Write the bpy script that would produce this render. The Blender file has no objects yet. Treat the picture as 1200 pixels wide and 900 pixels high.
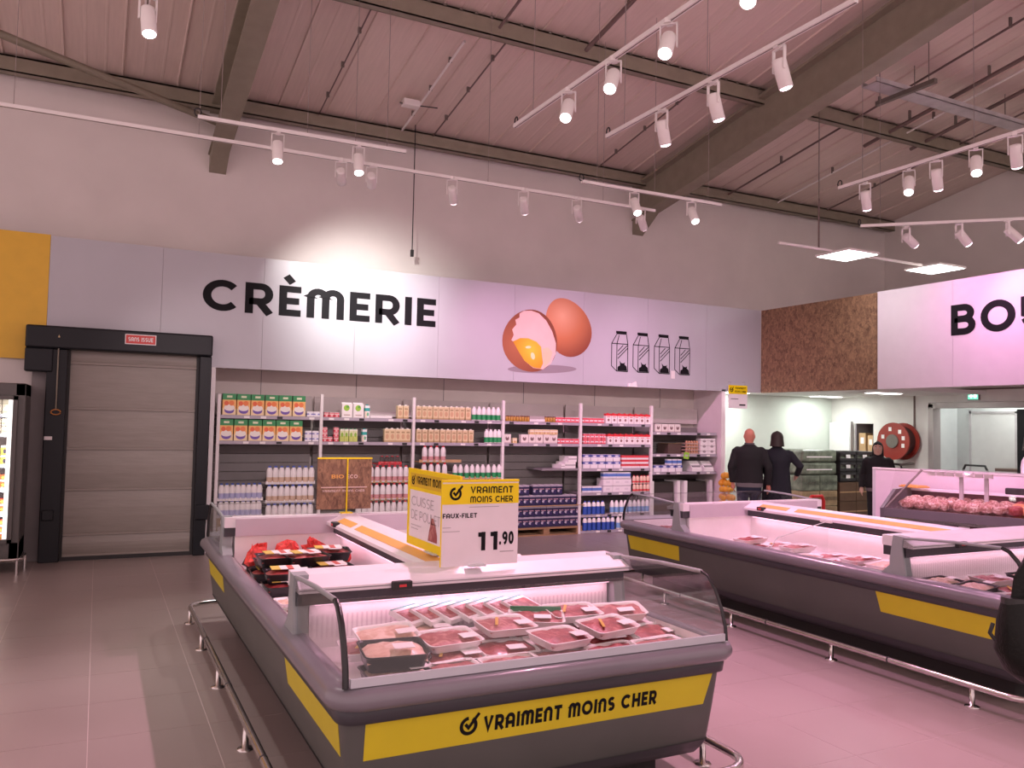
import bpy, math, random
from mathutils import Vector, Matrix
random.seed(7)
S = bpy.context.scene
COL = S.collection

# ---------------------------------------------------------------- camera
cam = bpy.data.cameras.new('camera'); camo = bpy.data.objects.new('camera', cam); COL.objects.link(camo)
cam.sensor_width = 36.0; cam.lens = 964.0 / 1200.0 * 36.0; cam.clip_start = 0.05; cam.clip_end = 200
camo.matrix_world = Matrix(((0.89313762, -0.04042819, -0.44796289, 0.0),
                            (-0.44928552, -0.03333718, -0.89276601, 0.0),
                            (0.02115909, 0.99862615, -0.04793849, 1.7),
                            (0, 0, 0, 1)))
S.camera = camo
# ---------------------------------------------------------------- world, exposure
wd = bpy.data.worlds.new('world'); S.world = wd; wd.use_nodes = True
wd.node_tree.nodes['Background'].inputs[0].default_value = (1.0, 0.715, 0.735, 1)
wd.node_tree.nodes['Background'].inputs[1].default_value = 1.0
S.view_settings.view_transform = 'Standard'; S.view_settings.look = 'None'
S.view_settings.gamma = 1.0; S.view_settings.use_curve_mapping = False
S.view_settings.exposure = 0.22
PINK = (1.0, 0.47, 0.78); ROSE = (1.0, 0.48, 0.68); WHITE = (1.0, 0.93, 0.90); MEAT = (1.0, 0.48, 0.66)
P_ISLAND = 300.0      # track spots over the cabinets
P_WALL = 250.0         # wall washers
P_BOU = 60.0         # pink washers on the butcher's fascia
P_POOL = 270.0        # the bright pool on the dairy fascia
P_WELL = 0.95          # tubes under the cabinet canopies

def lamp(kind, name, loc, power, color, aim=None, **kw):
    l = bpy.data.lights.new(name, kind); l.energy = power; l.color = color
    for k, v in kw.items(): setattr(l, k, v)
    o = bpy.data.objects.new(name, l); COL.objects.link(o); o.location = loc
    if aim is not None:
        o.rotation_euler = (Vector(aim) - Vector(loc)).to_track_quat('-Z', 'Y').to_euler()
    return o

# ---------------------------------------------------------------- mesh helpers
class MB:
    def __init__(s): s.v = []; s.f = []; s.sm = []
    def add(s, vs, fs, smooth=False):
        o = len(s.v); s.v += [tuple(v) for v in vs]
        for f in fs: s.f.append(tuple(i + o for i in f)); s.sm.append(smooth)
        return s
    def box(s, x0, x1, y0, y1, z0, z1):
        return s.add([(x0,y0,z0),(x1,y0,z0),(x1,y1,z0),(x0,y1,z0),(x0,y0,z1),(x1,y0,z1),(x1,y1,z1),(x0,y1,z1)],
                     [(0,3,2,1),(4,5,6,7),(0,1,5,4),(1,2,6,5),(2,3,7,6),(3,0,4,7)])
    def loft(s, rings, caps=True, smooth=True, closed=True):
        n = len(rings[0]); vs = [p for r in rings for p in r]; fs = []
        for i in range(len(rings) - 1):
            for j in range(n if closed else n - 1):
                k = (j + 1) % n
                fs.append((i*n + j, i*n + k, (i+1)*n + k, (i+1)*n + j))
        s.add(vs, fs, smooth)
        if caps:
            s.add(rings[0], [tuple(reversed(range(n)))]); s.add(rings[-1], [tuple(range(n))])
        return s
    def tube(s, pts, r, n=8, caps=True, flat=1.0):
        pts = [Vector(p) for p in pts]; rings = []; rs = r if isinstance(r, (list, tuple)) else [r]*len(pts)
        up = None
        for i, p in enumerate(pts):
            if i == 0: d = pts[1] - p
            elif i == len(pts) - 1: d = p - pts[i-1]
            else: d = (pts[i+1] - p).normalized() + (p - pts[i-1]).normalized()
            d.normalize()
            if up is None: up = Vector((0,0,1)) if abs(d.z) < .9 else Vector((0,1,0))
            a = d.cross(up).normalized(); b = a.cross(d).normalized(); up = b
            rings.append([p + a*(rs[i]*math.cos(2*math.pi*k/n)) + b*(rs[i]*flat*math.sin(2*math.pi*k/n)) for k in range(n)])
        return s.loft(rings, caps)
    def lathe(s, prof, n=12, c=(0,0,0), caps=True):
        rings = [[(c[0]+r*math.cos(2*math.pi*k/n), c[1]+r*math.sin(2*math.pi*k/n), c[2]+z) for k in range(n)] for r, z in prof]
        return s.loft(rings, caps)
    def prism(s, poly, axis, a, b):
        def mk(t):
            if axis == 'x': return [(t, p[0], p[1]) for p in poly]
            if axis == 'y': return [(p[0], t, p[1]) for p in poly]
            return [(p[0], p[1], t) for p in poly]
        return s.loft([mk(a), mk(b)], True, False)
    def sphere(s, c, r, n=10, m=6):
        rx, ry, rz = (r, r, r) if not isinstance(r, (tuple, list)) else r
        rings = []
        for i in range(1, m):
            t = math.pi*i/m
            rings.append([(c[0]+rx*math.sin(t)*math.cos(2*math.pi*k/n), c[1]+ry*math.sin(t)*math.sin(2*math.pi*k/n), c[2]-rz*math.cos(t)) for k in range(n)])
        s.loft(rings, False); o = len(s.v) - n*(m-1)
        vs0 = len(s.v); s.v += [(c[0],c[1],c[2]-rz), (c[0],c[1],c[2]+rz)]
        for k in range(n):
            s.f.append((vs0, o+(k+1)%n, o+k)); s.sm.append(True)
            l = o + n*(m-2); s.f.append((vs0+1, l+k, l+(k+1)%n)); s.sm.append(True)
        return s
    def mesh(s, name):
        m = bpy.data.meshes.new(name); m.from_pydata(s.v, [], s.f); m.update()
        m.polygons.foreach_set('use_smooth', s.sm)
        return m
    def build(s, name, mat, parent=None, loc=(0,0,0), rz=0.0, bev=0.0, seg=2):
        o = bpy.data.objects.new(name, s.mesh(name)); COL.objects.link(o)
        if mat is not None: o.data.materials.append(mat)
        o.location = loc; o.rotation_euler = (0, 0, rz)
        if parent is not None: o.parent = parent
        if bev:
            b = o.modifiers.new('bevel', 'BEVEL'); b.width = bev; b.segments = seg; b.limit_method = 'ANGLE'
        return o

def tag(o, label=None, cat=None, group=None, kind=None):
    if label: o['label'] = label
    if cat: o['category'] = cat
    if group: o['group'] = group
    if kind: o['kind'] = kind
    return o
def empty(name, loc=(0,0,0), rz=0.0):
    o = bpy.data.objects.new(name, None); COL.objects.link(o); o.location = loc; o.rotation_euler = (0,0,rz); o.empty_display_size = .1
    return o
def thing(name, label, cat, loc=(0,0,0), rz=0.0, group=None):
    return tag(empty(name, loc, rz), label, cat, group)
KIDS = {}
def copy_tree(o, parent=None):
    c = o.copy(); COL.objects.link(c); c.parent = parent
    for ch in list(o.children): copy_tree(ch, c)
    return c
def place(o, loc, rz=0.0, label=None, group=None, rx=0.0, ry=0.0):
    o.location = loc; o.rotation_euler = (rx, ry, rz)
    if label: o['label'] = label
    if group: o['group'] = group
    return o
def BOX(*a): return MB().box(*a)

# ---------------------------------------------------------------- materials
MATS = {}
def mat(name, rgb, rough=.5, metal=0.0, var=0.0, scale=6.0, bump=0.0, bscale=60.0, spec=.5, stretch=None, emit=None, estr=0.0, alpha=1.0, coat=0.0):
    if name in MATS: return MATS[name]
    m = bpy.data.materials.new(name); m.use_nodes = True; nt = m.node_tree; N = nt.nodes; L = nt.links
    b = N['Principled BSDF']; b.inputs['Roughness'].default_value = rough; b.inputs['Metallic'].default_value = metal
    b.inputs['Specular IOR Level'].default_value = spec; b.inputs['Base Color'].default_value = (*rgb, 1)
    if coat: b.inputs['Coat Weight'].default_value = coat; b.inputs['Coat Roughness'].default_value = .08
    tc = N.new('ShaderNodeTexCoord'); co = tc.outputs['Object']
    if stretch:
        mp = N.new('ShaderNodeMapping'); mp.inputs['Scale'].default_value = stretch; L.new(co, mp.inputs[0]); co = mp.outputs[0]
    ns = N.new('ShaderNodeTexNoise'); ns.inputs['Scale'].default_value = scale; ns.inputs['Detail'].default_value = 4; L.new(co, ns.inputs['Vector'])
    v = var if var else .03
    cr = N.new('ShaderNodeValToRGB'); e = cr.color_ramp.elements
    e[0].position = .3; e[1].position = .7
    e[0].color = (*[max(0, c*(1-v)) for c in rgb], 1); e[1].color = (*[min(1, c*(1+v)) for c in rgb], 1)
    L.new(ns.outputs[0], cr.inputs[0]); L.new(cr.outputs[0], b.inputs['Base Color'])
    if bump:
        n2 = N.new('ShaderNodeTexNoise'); n2.inputs['Scale'].default_value = bscale; L.new(co, n2.inputs['Vector'])
        bp = N.new('ShaderNodeBump'); bp.inputs['Strength'].default_value = bump; bp.inputs['Distance'].default_value = .01
        L.new(n2.outputs[0], bp.inputs['Height']); L.new(bp.outputs[0], b.inputs['Normal'])
    if emit:
        b.inputs['Emission Color'].default_value = (*emit, 1); b.inputs['Emission Strength'].default_value = estr
    MATS[name] = m; return m
def glass(name, tint=(.97,.97,.97), refl=.9, rough=.02):
    if name in MATS: return MATS[name]
    m = bpy.data.materials.new(name); m.use_nodes = True; nt = m.node_tree; N = nt.nodes; L = nt.links
    for n in list(N): N.remove(n)
    out = N.new('ShaderNodeOutputMaterial'); mx = N.new('ShaderNodeMixShader'); t = N.new('ShaderNodeBsdfTransparent'); g = N.new('ShaderNodeBsdfGlossy')
    t.inputs[0].default_value = (*tint, 1); g.inputs['Roughness'].default_value = rough; g.inputs[0].default_value = (refl, refl, refl, 1)
    lw = N.new('ShaderNodeLayerWeight'); pw = N.new('ShaderNodeMath'); pw.operation = 'POWER'; L.new(lw.outputs['Facing'], pw.inputs[0]); pw.inputs[1].default_value = 4.0
    fr = N.new('ShaderNodeMath'); fr.operation = 'MULTIPLY_ADD'; L.new(pw.outputs[0], fr.inputs[0]); fr.inputs[1].default_value = .55; fr.inputs[2].default_value = .035
    L.new(fr.outputs[0], mx.inputs[0]); L.new(t.outputs[0], mx.inputs[1]); L.new(g.outputs[0], mx.inputs[2]); L.new(mx.outputs[0], out.inputs[0])
    MATS[name] = m; return m
def print_mat(name, base, layers, rough=.45, axis='x'):
    """flat print on packaging: layers of ('band',z0,z1,rgb) or ('ell',cx,cz,rx,rz,rgb) or ('rect',x0,x1,z0,z1,rgb) in the pack's own 0..1 face coordinates"""
    if name in MATS: return MATS[name]
    m = bpy.data.materials.new(name); m.use_nodes = True; nt = m.node_tree; N = nt.nodes; L = nt.links
    b = N['Principled BSDF']; b.inputs['Roughness'].default_value = rough
    tc = N.new('ShaderNodeTexCoord'); sp = N.new('ShaderNodeSeparateXYZ'); L.new(tc.outputs['Generated'], sp.inputs[0])
    X = sp.outputs[0 if axis == 'x' else 1]; Z = sp.outputs[2]
    def M(op, a, c, d=None):
        n = N.new('ShaderNodeMath'); n.operation = op
        for i, q in enumerate((a, c, d)):
            if q is None: continue
            if isinstance(q, (int, float)): n.inputs[i].default_value = q
            else: L.new(q, n.inputs[i])
        return n.outputs[0]
    cur = None
    def rng(v, a, c): return M('MULTIPLY', M('GREATER_THAN', v, a), M('LESS_THAN', v, c))
    for ly in layers:
        rgb = ly[-1]
        if ly[0] == 'band': k = rng(Z, ly[1], ly[2])
        elif ly[0] == 'rect': k = M('MULTIPLY', rng(X, ly[1], ly[2]), rng(Z, ly[3], ly[4]))
        else:
            dx = M('DIVIDE', M('SUBTRACT', X, ly[1]), ly[3]); dz = M('DIVIDE', M('SUBTRACT', Z, ly[2]), ly[4])
            k = M('LESS_THAN', M('ADD', M('MULTIPLY', dx, dx), M('MULTIPLY', dz, dz)), 1.0)
        mx = N.new('ShaderNodeMix'); mx.data_type = 'RGBA'; L.new(k, mx.inputs[0])
        if cur is None: mx.inputs[6].default_value = (*base, 1)
        else: L.new(cur, mx.inputs[6])
        mx.inputs[7].default_value = (*rgb, 1); cur = mx.outputs[2]
    if cur is None: b.inputs['Base Color'].default_value = (*base, 1)
    else: L.new(cur, b.inputs['Base Color'])
    MATS[name] = m; return m

M_wallwhite = mat('wall_white', (.74,.70,.67), .6, var=.04, scale=1.5)
M_fascia = mat('fascia_white', (.49,.50,.54), .30, var=.02, scale=2, spec=.5)
M_fasciaB = mat('fascia_butcher', (.74,.66,.74), .4, var=.02)
M_yellowboard = mat('yellow_board', (.76,.46,.03), .4, var=.04)
M_alcove = mat('alcove_panel', (.66,.59,.55), .5, var=.05, scale=2)
M_greywall = mat('grey_panel', (.30,.28,.27), .5, var=.05)
M_black = mat('black_print', (.008,.008,.010), .6, spec=.15)
M_roof = mat('roof_metal', (.70,.58,.52), .55, var=.04, scale=5, stretch=(6,.4,1))
M_steel = mat('painted_steel', (.27,.245,.185), .55, var=.08)
M_steeldark = mat('dark_steel', (.16,.14,.12), .5, var=.1)
M_galv = mat('galvanised', (.55,.53,.54), .5, .2, var=.12)
M_pipe = mat('pipe_brown', (.16,.11,.10), .5)
M_pipewhite = mat('pipe_white', (.86,.82,.80), .5)
M_track = mat('track_white', (.86,.84,.82), .4)
M_lens = mat('lamp_lens', (1,1,1), .3, emit=(1.0,.90,.86), estr=14.0)
M_lensoff = mat('lamp_lens_warm', (1,1,1), .3, emit=(1.0,.72,.84), estr=9.0)
M_ledpanel = mat('led_panel_glow', (1,1,1), .3, emit=(1.0,.97,.95), estr=9.0)
M_cable = mat('cable_black', (.02,.02,.02), .5); M_wire = mat('wire_grey', (.30,.25,.24), .5)
M_doorcloth = mat('door_curtain', (.27,.245,.215), .5, var=.06, scale=3, bump=.25, bscale=5, stretch=(1,1,6))
M_doorframe = mat('door_frame_black', (.008,.010,.013), .4, spec=.3)
M_red = mat('red_plate', (.62,.04,.03), .4)
M_osb = None
M_inox = mat('stainless', (.72,.70,.68), .22, 1.0, var=.05, scale=20)
M_rim = mat('cabinet_rim', (.21,.195,.225), .28, var=.04, coat=.3)
M_darkband = mat('cabinet_dark_band', (.055,.055,.065), .4)
M_body = mat('cabinet_body', (.100,.106,.098), .42, var=.06, scale=3)
M_plinth = mat('cabinet_plinth', (.02,.02,.02), .6)
M_yellow = mat('yellow_strip', (.70,.59,.02), .4, var=.03)
M_liner = mat('cabinet_liner', (.86,.82,.82), .35)
M_canopy = mat('canopy_white', (.84,.80,.84), .3)
M_lilac = mat('end_panel_lilac', (.60,.53,.60), .4)
M_vent = mat('vent_slot', (.72,.66,.68), .5)
M_bracket = mat('bracket_grey', (.34,.37,.38), .4)
M_glass = glass('clear_glass'); M_cheek = glass('cheek_glass', (.86,.88,.88), .9)
M_glassedge = mat('glass_edge_seal', (.02,.02,.022), .25)
M_edge = mat('glass_edge_pale', (.62,.66,.66), .2)
M_red_led = mat('red_display', (.1,0,0), .3, emit=(1,.05,.06), estr=.35)
M_orange = mat('orange_strip', (.80,.42,.10), .4)
M_signwhite = mat('sign_white', (.86,.80,.84), .45)
M_signyellow = mat('sign_yellow', (.92,.72,.0), .4)
M_greytext = mat('grey_print', (.45,.42,.44), .5)
M_postwhite = mat('post_white', (.80,.76,.76), .4)
M_shelf = mat('shelf_grey', (.26,.24,.26), .4, var=.05)
M_shelfedge = mat('shelf_edge', (.42,.38,.44), .35)
M_backpanel = mat('rack_back', (.20,.185,.18), .5, var=.05)
M_card = mat('cardboard', (.52,.33,.17), .7, var=.1)
M_white = mat('plain_white', (.84,.81,.80), .4)
M_wood = mat('pallet_wood', (.32,.19,.10), .8, var=.2, stretch=(1,8,8))

def osb_mat():
    m = bpy.data.materials.new('osb'); m.use_nodes = True; nt = m.node_tree; N = nt.nodes; L = nt.links
    b = N['Principled BSDF']; b.inputs['Roughness'].default_value = .7
    tc = N.new('ShaderNodeTexCoord')
    vo = N.new('ShaderNodeTexVoronoi'); vo.inputs['Scale'].default_value = 26; vo.inputs['Randomness'].default_value = 1
    mp = N.new('ShaderNodeMapping'); mp.inputs['Scale'].default_value = (2.2, 1.4, 1); mp.inputs['Rotation'].default_value = (.3,.5,.2)
    L.new(tc.outputs['Object'], mp.inputs[0])
    ns = N.new('ShaderNodeTexNoise'); ns.inputs['Scale'].default_value = 14; ns.inputs['Detail'].default_value = 6; L.new(mp.outputs[0], ns.inputs['Vector'])
    mix = N.new('ShaderNodeMix'); mix.data_type = 'RGBA'; mix.inputs[0].default_value = .25; L.new(mp.outputs[0], mix.inputs[6]); L.new(ns.outputs['Color'], mix.inputs[7])
    L.new(mix.outputs[2], vo.inputs['Vector'])
    sp = N.new('ShaderNodeSeparateColor'); L.new(vo.outputs['Color'], sp.inputs[0])
    ad = N.new('ShaderNodeMath'); ad.operation = 'MULTIPLY_ADD'; L.new(sp.outputs[0], ad.inputs[0]); ad.inputs[1].default_value = .45
    L.new(ns.outputs[0], ad.inputs[2])
    cr = N.new('ShaderNodeValToRGB'); e = cr.color_ramp.elements
    e[0].position = .3; e[0].color = (.10,.05,.03,1); e[1].position = 1.05; e[1].color = (.36,.21,.12,1)
    k = e.new(.6); k.color = (.20,.11,.065,1)
    L.new(ad.outputs[0], cr.inputs[0]); L.new(cr.outputs[0], b.inputs['Base Color'])
    return m
M_osb = osb_mat()
# ---------------------------------------------------------------- lettering
def _arc(cx, cy, rx, ry, a0, a1, n=14):
    return [(cx + rx*math.cos(math.radians(a0 + (a1-a0)*i/n)), cy + ry*math.sin(math.radians(a0 + (a1-a0)*i/n))) for i in range(n+1)]
def glyph(c, w):
    h = w/2; t = 1-h
    def nshape(x0, r): return [(x0,0), (x0,t-r)] + _arc(x0+r, t-r, r, r, 180, 0, 10) + [(x0+2*r,0)]
    if c == ' ': return .32, []
    if c == 'C': return .92, [_arc(.5,.5,.5-h,.5-h,42,318,22)]
    if c in 'OQ0' and c != '0': return 1.0, [_arc(.5,.5,.5-h,.5-h,0,360,28)] + ([[(.62,.32),(.92,.0)]] if c == 'Q' else [])
    if c == 'R': return .74, [[(h,0),(h,t),(.42,t)] + _arc(.42,(t+.40)/2,.74-h-.42,(t-.40)/2,90,-90,10)[1:] + [(h,.40)], [(.36,.40),(.66,0)]]
    if c == 'P': return .72, [[(h,0),(h,t),(.42,t)] + _arc(.42,(t+.40)/2,.72-h-.42,(t-.40)/2,90,-90,10)[1:] + [(h,.40)]]
    if c == 'B': return .76, [[(h,.5),(h,t),(.40,t)] + _arc(.40,(t+.52)/2,.28-h+.04,(t-.52)/2,90,-90,10)[1:] + [(h,.52)], [(h,.52),(.42,.52)] + _arc(.42,(h+.52)/2,.34-h,(.52-h)/2,90,-90,10)[1:] + [(h,h),(h,.56)]]
    if c == 'D': return .85, [[(h,h),(h,t),(.36,t)] + _arc(.36,.5,.85-h-.36,.5-h,90,-90,14)[1:] + [(h,h)]]
    if c in 'EÈ':
        g = [[(.60,t),(h,t),(h,h),(.60,h)], [(h,.5),(.55,.5)]]
        if c == 'È': g.append([(.18,1.32),(.36,1.10)])
        return .60, g
    if c == 'F': return .58, [[(.58,t),(h,t),(h,0)], [(h,.47),(.52,.47)]]
    if c == 'L': return .56, [[(h,1),(h,h),(.56,h)]]
    if c == 'I': return w, [[(h,0),(h,1)]]
    if c == 'T': return .68, [[(0,t),(.68,t)], [(.34,t),(.34,0)]]
    if c == 'H': return .78, [[(h,0),(h,1)], [(.78-h,0),(.78-h,1)], [(h,.5),(.78-h,.5)]]
    if c == 'V': return .80, [[(h*.9,1),(.40,w*.5),(.80-h*.9,1)]]
    if c == 'X': return .74, [[(h*.7,0),(.74-h*.7,1)], [(h*.7,1),(.74-h*.7,0)]]
    if c == 'U': return .80, [[(h,1),(h,.40)] + _arc(.40,.40,.40-h,.40-h,180,360,12) + [(.80-h,1)]]
    if c == 'A': return .78, [nshape(h, .39-h), [(h,.36),(.78-h,.36)]]
    if c == 'N': return .74, [nshape(h, .37-h)]
    if c == 'M': return 1.06, [nshape(h, (1.06-w)/4), [(h+(1.06-w)/2, .55)] + nshape(h+(1.06-w)/2, (1.06-w)/4)[1:]]
    if c == 'S': return .66, [_arc(.33,.5+(t-.5)/2,.33-h,(t-.5)/2,35,270,14) + _arc(.33,h+(.5-h)/2,.33-h,(.5-h)/2,90,-145,14)[1:]]
    if c == '-': return .34, [[(0,.45),(.34,.45)]]
    if c == '.': return w*1.1, [[(w*.55,0),(w*.55,w*1.1)]]
    if c == '1': return .42, [[(0,t-.02),(.30,t-.02)], [(.42-h,0),(.42-h,1)]]
    if c == '9': return .62, [_arc(.31,.68,.31-h,.32-h,0,360,20), [(.62-h,.68),(.60-h,.40),(.50-h,.16),(.22,h*.6)]]
    if c == '0': return .62, [_arc(.31,.5,.31-h,.5-h,0,360,24)]
    if c == '>': return .9, [[(0,.5),(.9,.5)], [(.5,.9),(.9,.5),(.5,.1)]]
    return .5, []
def ribbon(mb, pl, w, f):
    n = len(pl); closed = abs(pl[0][0]-pl[-1][0]) < 1e-6 and abs(pl[0][1]-pl[-1][1]) < 1e-6
    Lf = []; Rt = []
    for i in range(n):
        a = pl[i-1] if i else (pl[-2] if closed else None); b = pl[i+1] if i < n-1 else (pl[1] if closed else None); p = pl[i]
        def nrm(q, r):
            dx, dy = r[0]-q[0], r[1]-q[1]; l = math.hypot(dx, dy) or 1; return (-dy/l, dx/l)
        if a is None: m = nrm(p, b); k = 1
        elif b is None: m = nrm(a, p); k = 1
        else:
            n1, n2 = nrm(a, p), nrm(p, b); mx, my = n1[0]+n2[0], n1[1]+n2[1]; l = math.hypot(mx, my)
            if l < .3: m = n1; k = 1
            else: m = (mx/l, my/l); k = min(2.0, 1/max(.35, m[0]*n1[0]+m[1]*n1[1]))
        Lf.append(f(p[0]+m[0]*w/2*k, p[1]+m[1]*w/2*k)); Rt.append(f(p[0]-m[0]*w/2*k, p[1]-m[1]*w/2*k))
    mb.add(Lf+Rt, [(i, n+i, n+i+1, i+1) for i in range(n-1)])
def text_width(s, w, gap): return sum(glyph(c, w)[0] + gap for c in s) - gap
def frame3(o, u, v):
    o, u, v = Vector(o), Vector(u), Vector(v)
    return lambda x, y: tuple(o + u*x + v*y)
def lift(F, u, v, q, k, height):
    n = Vector(u).cross(Vector(v))*.0006*q
    return lambda a, b: tuple(Vector(F(a*k, b*height)) + n)
def text(mb, s, o, u, v, width, height, w=.2, gap=.14):
    """lettering in the plane o + u*x + v*y, fitted to width x height"""
    k = width/text_width(s, w, gap); x = 0; F = frame3(o, u, v)
    for c in s:
        gw, pls = glyph(c, w)
        for q, pl in enumerate(pls): ribbon(mb, [(p[0]+x, p[1]) for p in pl], w, lift(F, u, v, q, k, height))
        x += gw + gap
def letters(s, o, u, v, width, height, material, parent, w=.2, gap=.14, name='letter', depth=None):
    k = width/text_width(s, w, gap); x = 0; F = frame3(o, u, v); out = []
    for c in s:
        gw, pls = glyph(c, w)
        if pls:
            mb = MB()
            for q, pl in enumerate(pls): ribbon(mb, [(p[0]+x, p[1]) for p in pl], w, lift(F, u, v, q, k, height))
            out.append(mb.build(name, material, parent))
        x += gw + gap
    return out
def check_mark(mb, o, u, v, size):
    F = frame3(o, u, v)
    ribbon(mb, _arc(.5,.45,.36,.36,60,-285+18,26), .17, lambda a, b: F(a*size, b*size))
    ribbon(mb, [(.33,.55),(.50,.36),(1.0,1.0)], .15, lift(F, u, v, 1, size, size))
def fill_poly(mb, pts, o, u, v):
    F = frame3(o, u, v); mb.add([F(*p) for p in pts], [tuple(range(len(pts)))])
def bars(mb, rects, o, u, v):
    F = frame3(o, u, v)
    for x0, x1, y0, y1 in rects: mb.add([F(x0,y0), F(x1,y0), F(x1,y1), F(x0,y1)], [(0,1,2,3)])
# ---------------------------------------------------------------- floor
def floor_mat():
    m = bpy.data.materials.new('floor_tile'); m.use_nodes = True; nt = m.node_tree; N = nt.nodes; L = nt.links
    b = N['Principled BSDF']; b.inputs['Roughness'].default_value = .32
    tc = N.new('ShaderNodeTexCoord'); ge = N.new('ShaderNodeNewGeometry')
    n1 = N.new('ShaderNodeTexNoise'); n1.inputs['Scale'].default_value = .8; n1.inputs['Detail'].default_value = 5; L.new(ge.outputs['Position'], n1.inputs['Vector'])
    cr = N.new('ShaderNodeValToRGB'); e = cr.color_ramp.elements; e[0].position = .3; e[1].position = .7
    e[0].color = (.33,.275,.255,1); e[1].color = (.38,.32,.30,1); L.new(n1.outputs[0], cr.inputs[0]); L.new(cr.outputs[0], b.inputs['Base Color'])
    r = N.new('ShaderNodeMapRange'); r.inputs[3].default_value = .26; r.inputs[4].default_value = .40; L.new(n1.outputs[0], r.inputs[0]); L.new(r.outputs[0], b.inputs['Roughness'])
    return m
M_floor = floor_mat()
M_joint = mat('tile_joint', (.66,.58,.56), .6)
fl = BOX(-6,16,-3,12.2,-.2,-.0012).build('floor', M_joint); tag(fl, kind='structure')
BOX(-6,-2.38,-3,12.2,-.004,0).build('floor_margin', M_floor, fl)
BOX(9.62,16,-3,12.2,-.004,0).build('floor_margin', M_floor, fl)
BOX(-2.38,9.62,-3,.698,-.004,0).build('floor_margin', M_floor, fl)
BOX(-2.38,9.62,11.502,12.2,-.004,0).build('floor_margin', M_floor, fl)
tm = BOX(.002,.598,.002,.598,-.01,0).mesh('floor_tile'); tm.materials.append(M_floor)
under = MB()
for i in range(20):
    for j in range(18):
        x, y = -2.38 + .6*i, .7 + .6*j
        hid = (1.0 < x < 2.0 and 3.2 < y < 6.3) or (5.2 < x < 6.2 and 3.2 < y < 6.3) or (x > 6.6 and y < 7.9) or (2.7 < x and y < 1.9 and x > y*1.9 + .6) or (x < -1.3 and y < 4)
        if hid: under.box(x+.002, x+.598, y+.002, y+.598, -.004, 0); continue
        o = bpy.data.objects.new('floor_tile', tm); COL.objects.link(o); o.location = (x, y, 0); o.parent = fl
tag(under.build('floor_tile_field', M_floor, fl), kind='stuff')

# ---------------------------------------------------------------- walls
wb = BOX(-6,14.6,11.8,12.0,0,6.2).build('wall_back', M_wallwhite); tag(wb, kind='structure')
wp = MB().box(-6,-.62,11.05,11.3,0,3.79).box(1.13,1.32,11.05,11.8,0,3.79).box(-.62,1.13,11.05,11.3,2.5,3.79).build('wall_front_partition', M_wallwhite); tag(wp, kind='structure')
ws = BOX(-.62,1.13,11.3,11.34,0,2.6).build('wall_behind_shutter', M_greywall); tag(ws, kind='structure')
aw = MB().box(1.32,9.55,11.74,11.79,0,2.4).box(1.32,9.62,11.05,11.8,2.36,2.40).build('wall_alcove', M_alcove); tag(aw, kind='structure')
for x in (2.0,3.35,4.72,6.1,7.45,8.8): BOX(x-.004,x+.004,11.735,11.741,0,2.36).build('panel_joint', M_backpanel, aw)
asd = BOX(9.55,9.64,11.0,11.8,0,2.36).build('wall_alcove_side', mat('alcove_side', (.80,.72,.74), .5)); tag(asd, kind='structure')
BOX(1.26,1.31,10.98,11.04,0,2.33).build('corner_post', M_postwhite, aw)
# corridor under the raw board fascia
M_corr = mat('corridor_wall', (.66,.72,.66), .6, var=.02)
cw = BOX(9.64,13.0,11.74,11.79,0,2.38).build('wall_corridor', M_corr); tag(cw, kind='structure')
sf = MB().box(10.49,13.0,8.56,11.74,2.34,2.40).box(9.64,10.49,11.06,11.74,2.34,2.40).build('ceiling_corridor', mat('soffit_white', (.72,.70,.68), .6)); tag(sf, kind='structure')
# wall on the right with a cupboard opening and a wide doorway
wr = MB().box(13,13.15,11.18,11.8,0,4.2).box(13,13.15,10.75,11.18,1.84,4.2).box(13,13.15,9.58,10.75,0,4.2).box(13,13.15,7.3,9.58,2.18,4.2).box(13,13.15,2,7.3,0,4.2).build('wall_right', mat('wall_right_white', (.72,.70,.67), .6)); tag(wr, kind='structure')
cb = MB().box(10.49,13.0,2,8.56,3.75,3.80).build('ceiling_preparation', M_wallwhite); tag(cb, kind='structure')
gw = MB().loft([[(14.6,-2,0),(14.6,12,0),(14.6,12,6.0),(14.6,-2,8.4)],[(14.8,-2,0),(14.8,12,0),(14.8,12,6.0),(14.8,-2,8.4)]], True, False).build('wall_gable', M_wallwhite); tag(gw, kind='structure')
# room beyond the doorway
br = MB().box(13.9,13.95,6.5,9.75,0,3).box(13.15,13.9,9.7,9.75,0,3).box(13.15,13.95,6.5,9.75,2.95,3.0).build('wall_backroom', mat('backroom_wall', (.66,.70,.69), .5)); tag(br, kind='structure')
bd = MB().box(13.86,13.90,8.62,9.40,0,2.05).build('door_1', mat('backroom_door', (.72,.74,.72), .4)); tag(bd, kind='structure')
for a in ((8.58,8.62,0,2.09),(9.40,9.44,0,2.09),(8.58,9.44,2.05,2.09)): BOX(13.85,13.90,*a).build('door_trim', M_galv, bd)
fr = MB().box(12.97,13.17,9.50,9.60,0,2.20).box(12.97,13.17,7.25,7.35,0,2.20).box(12.97,13.17,7.25,9.60,2.12,2.22).build('trim_1', mat('door_trim_grey', (.40,.36,.35), .4, .3), bev=.006); tag(fr, kind='structure')
sd = BOX(13.20,13.24,7.95,8.18,0,2.1).build('trim_2', M_doorframe); tag(sd, kind='structure')

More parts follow.
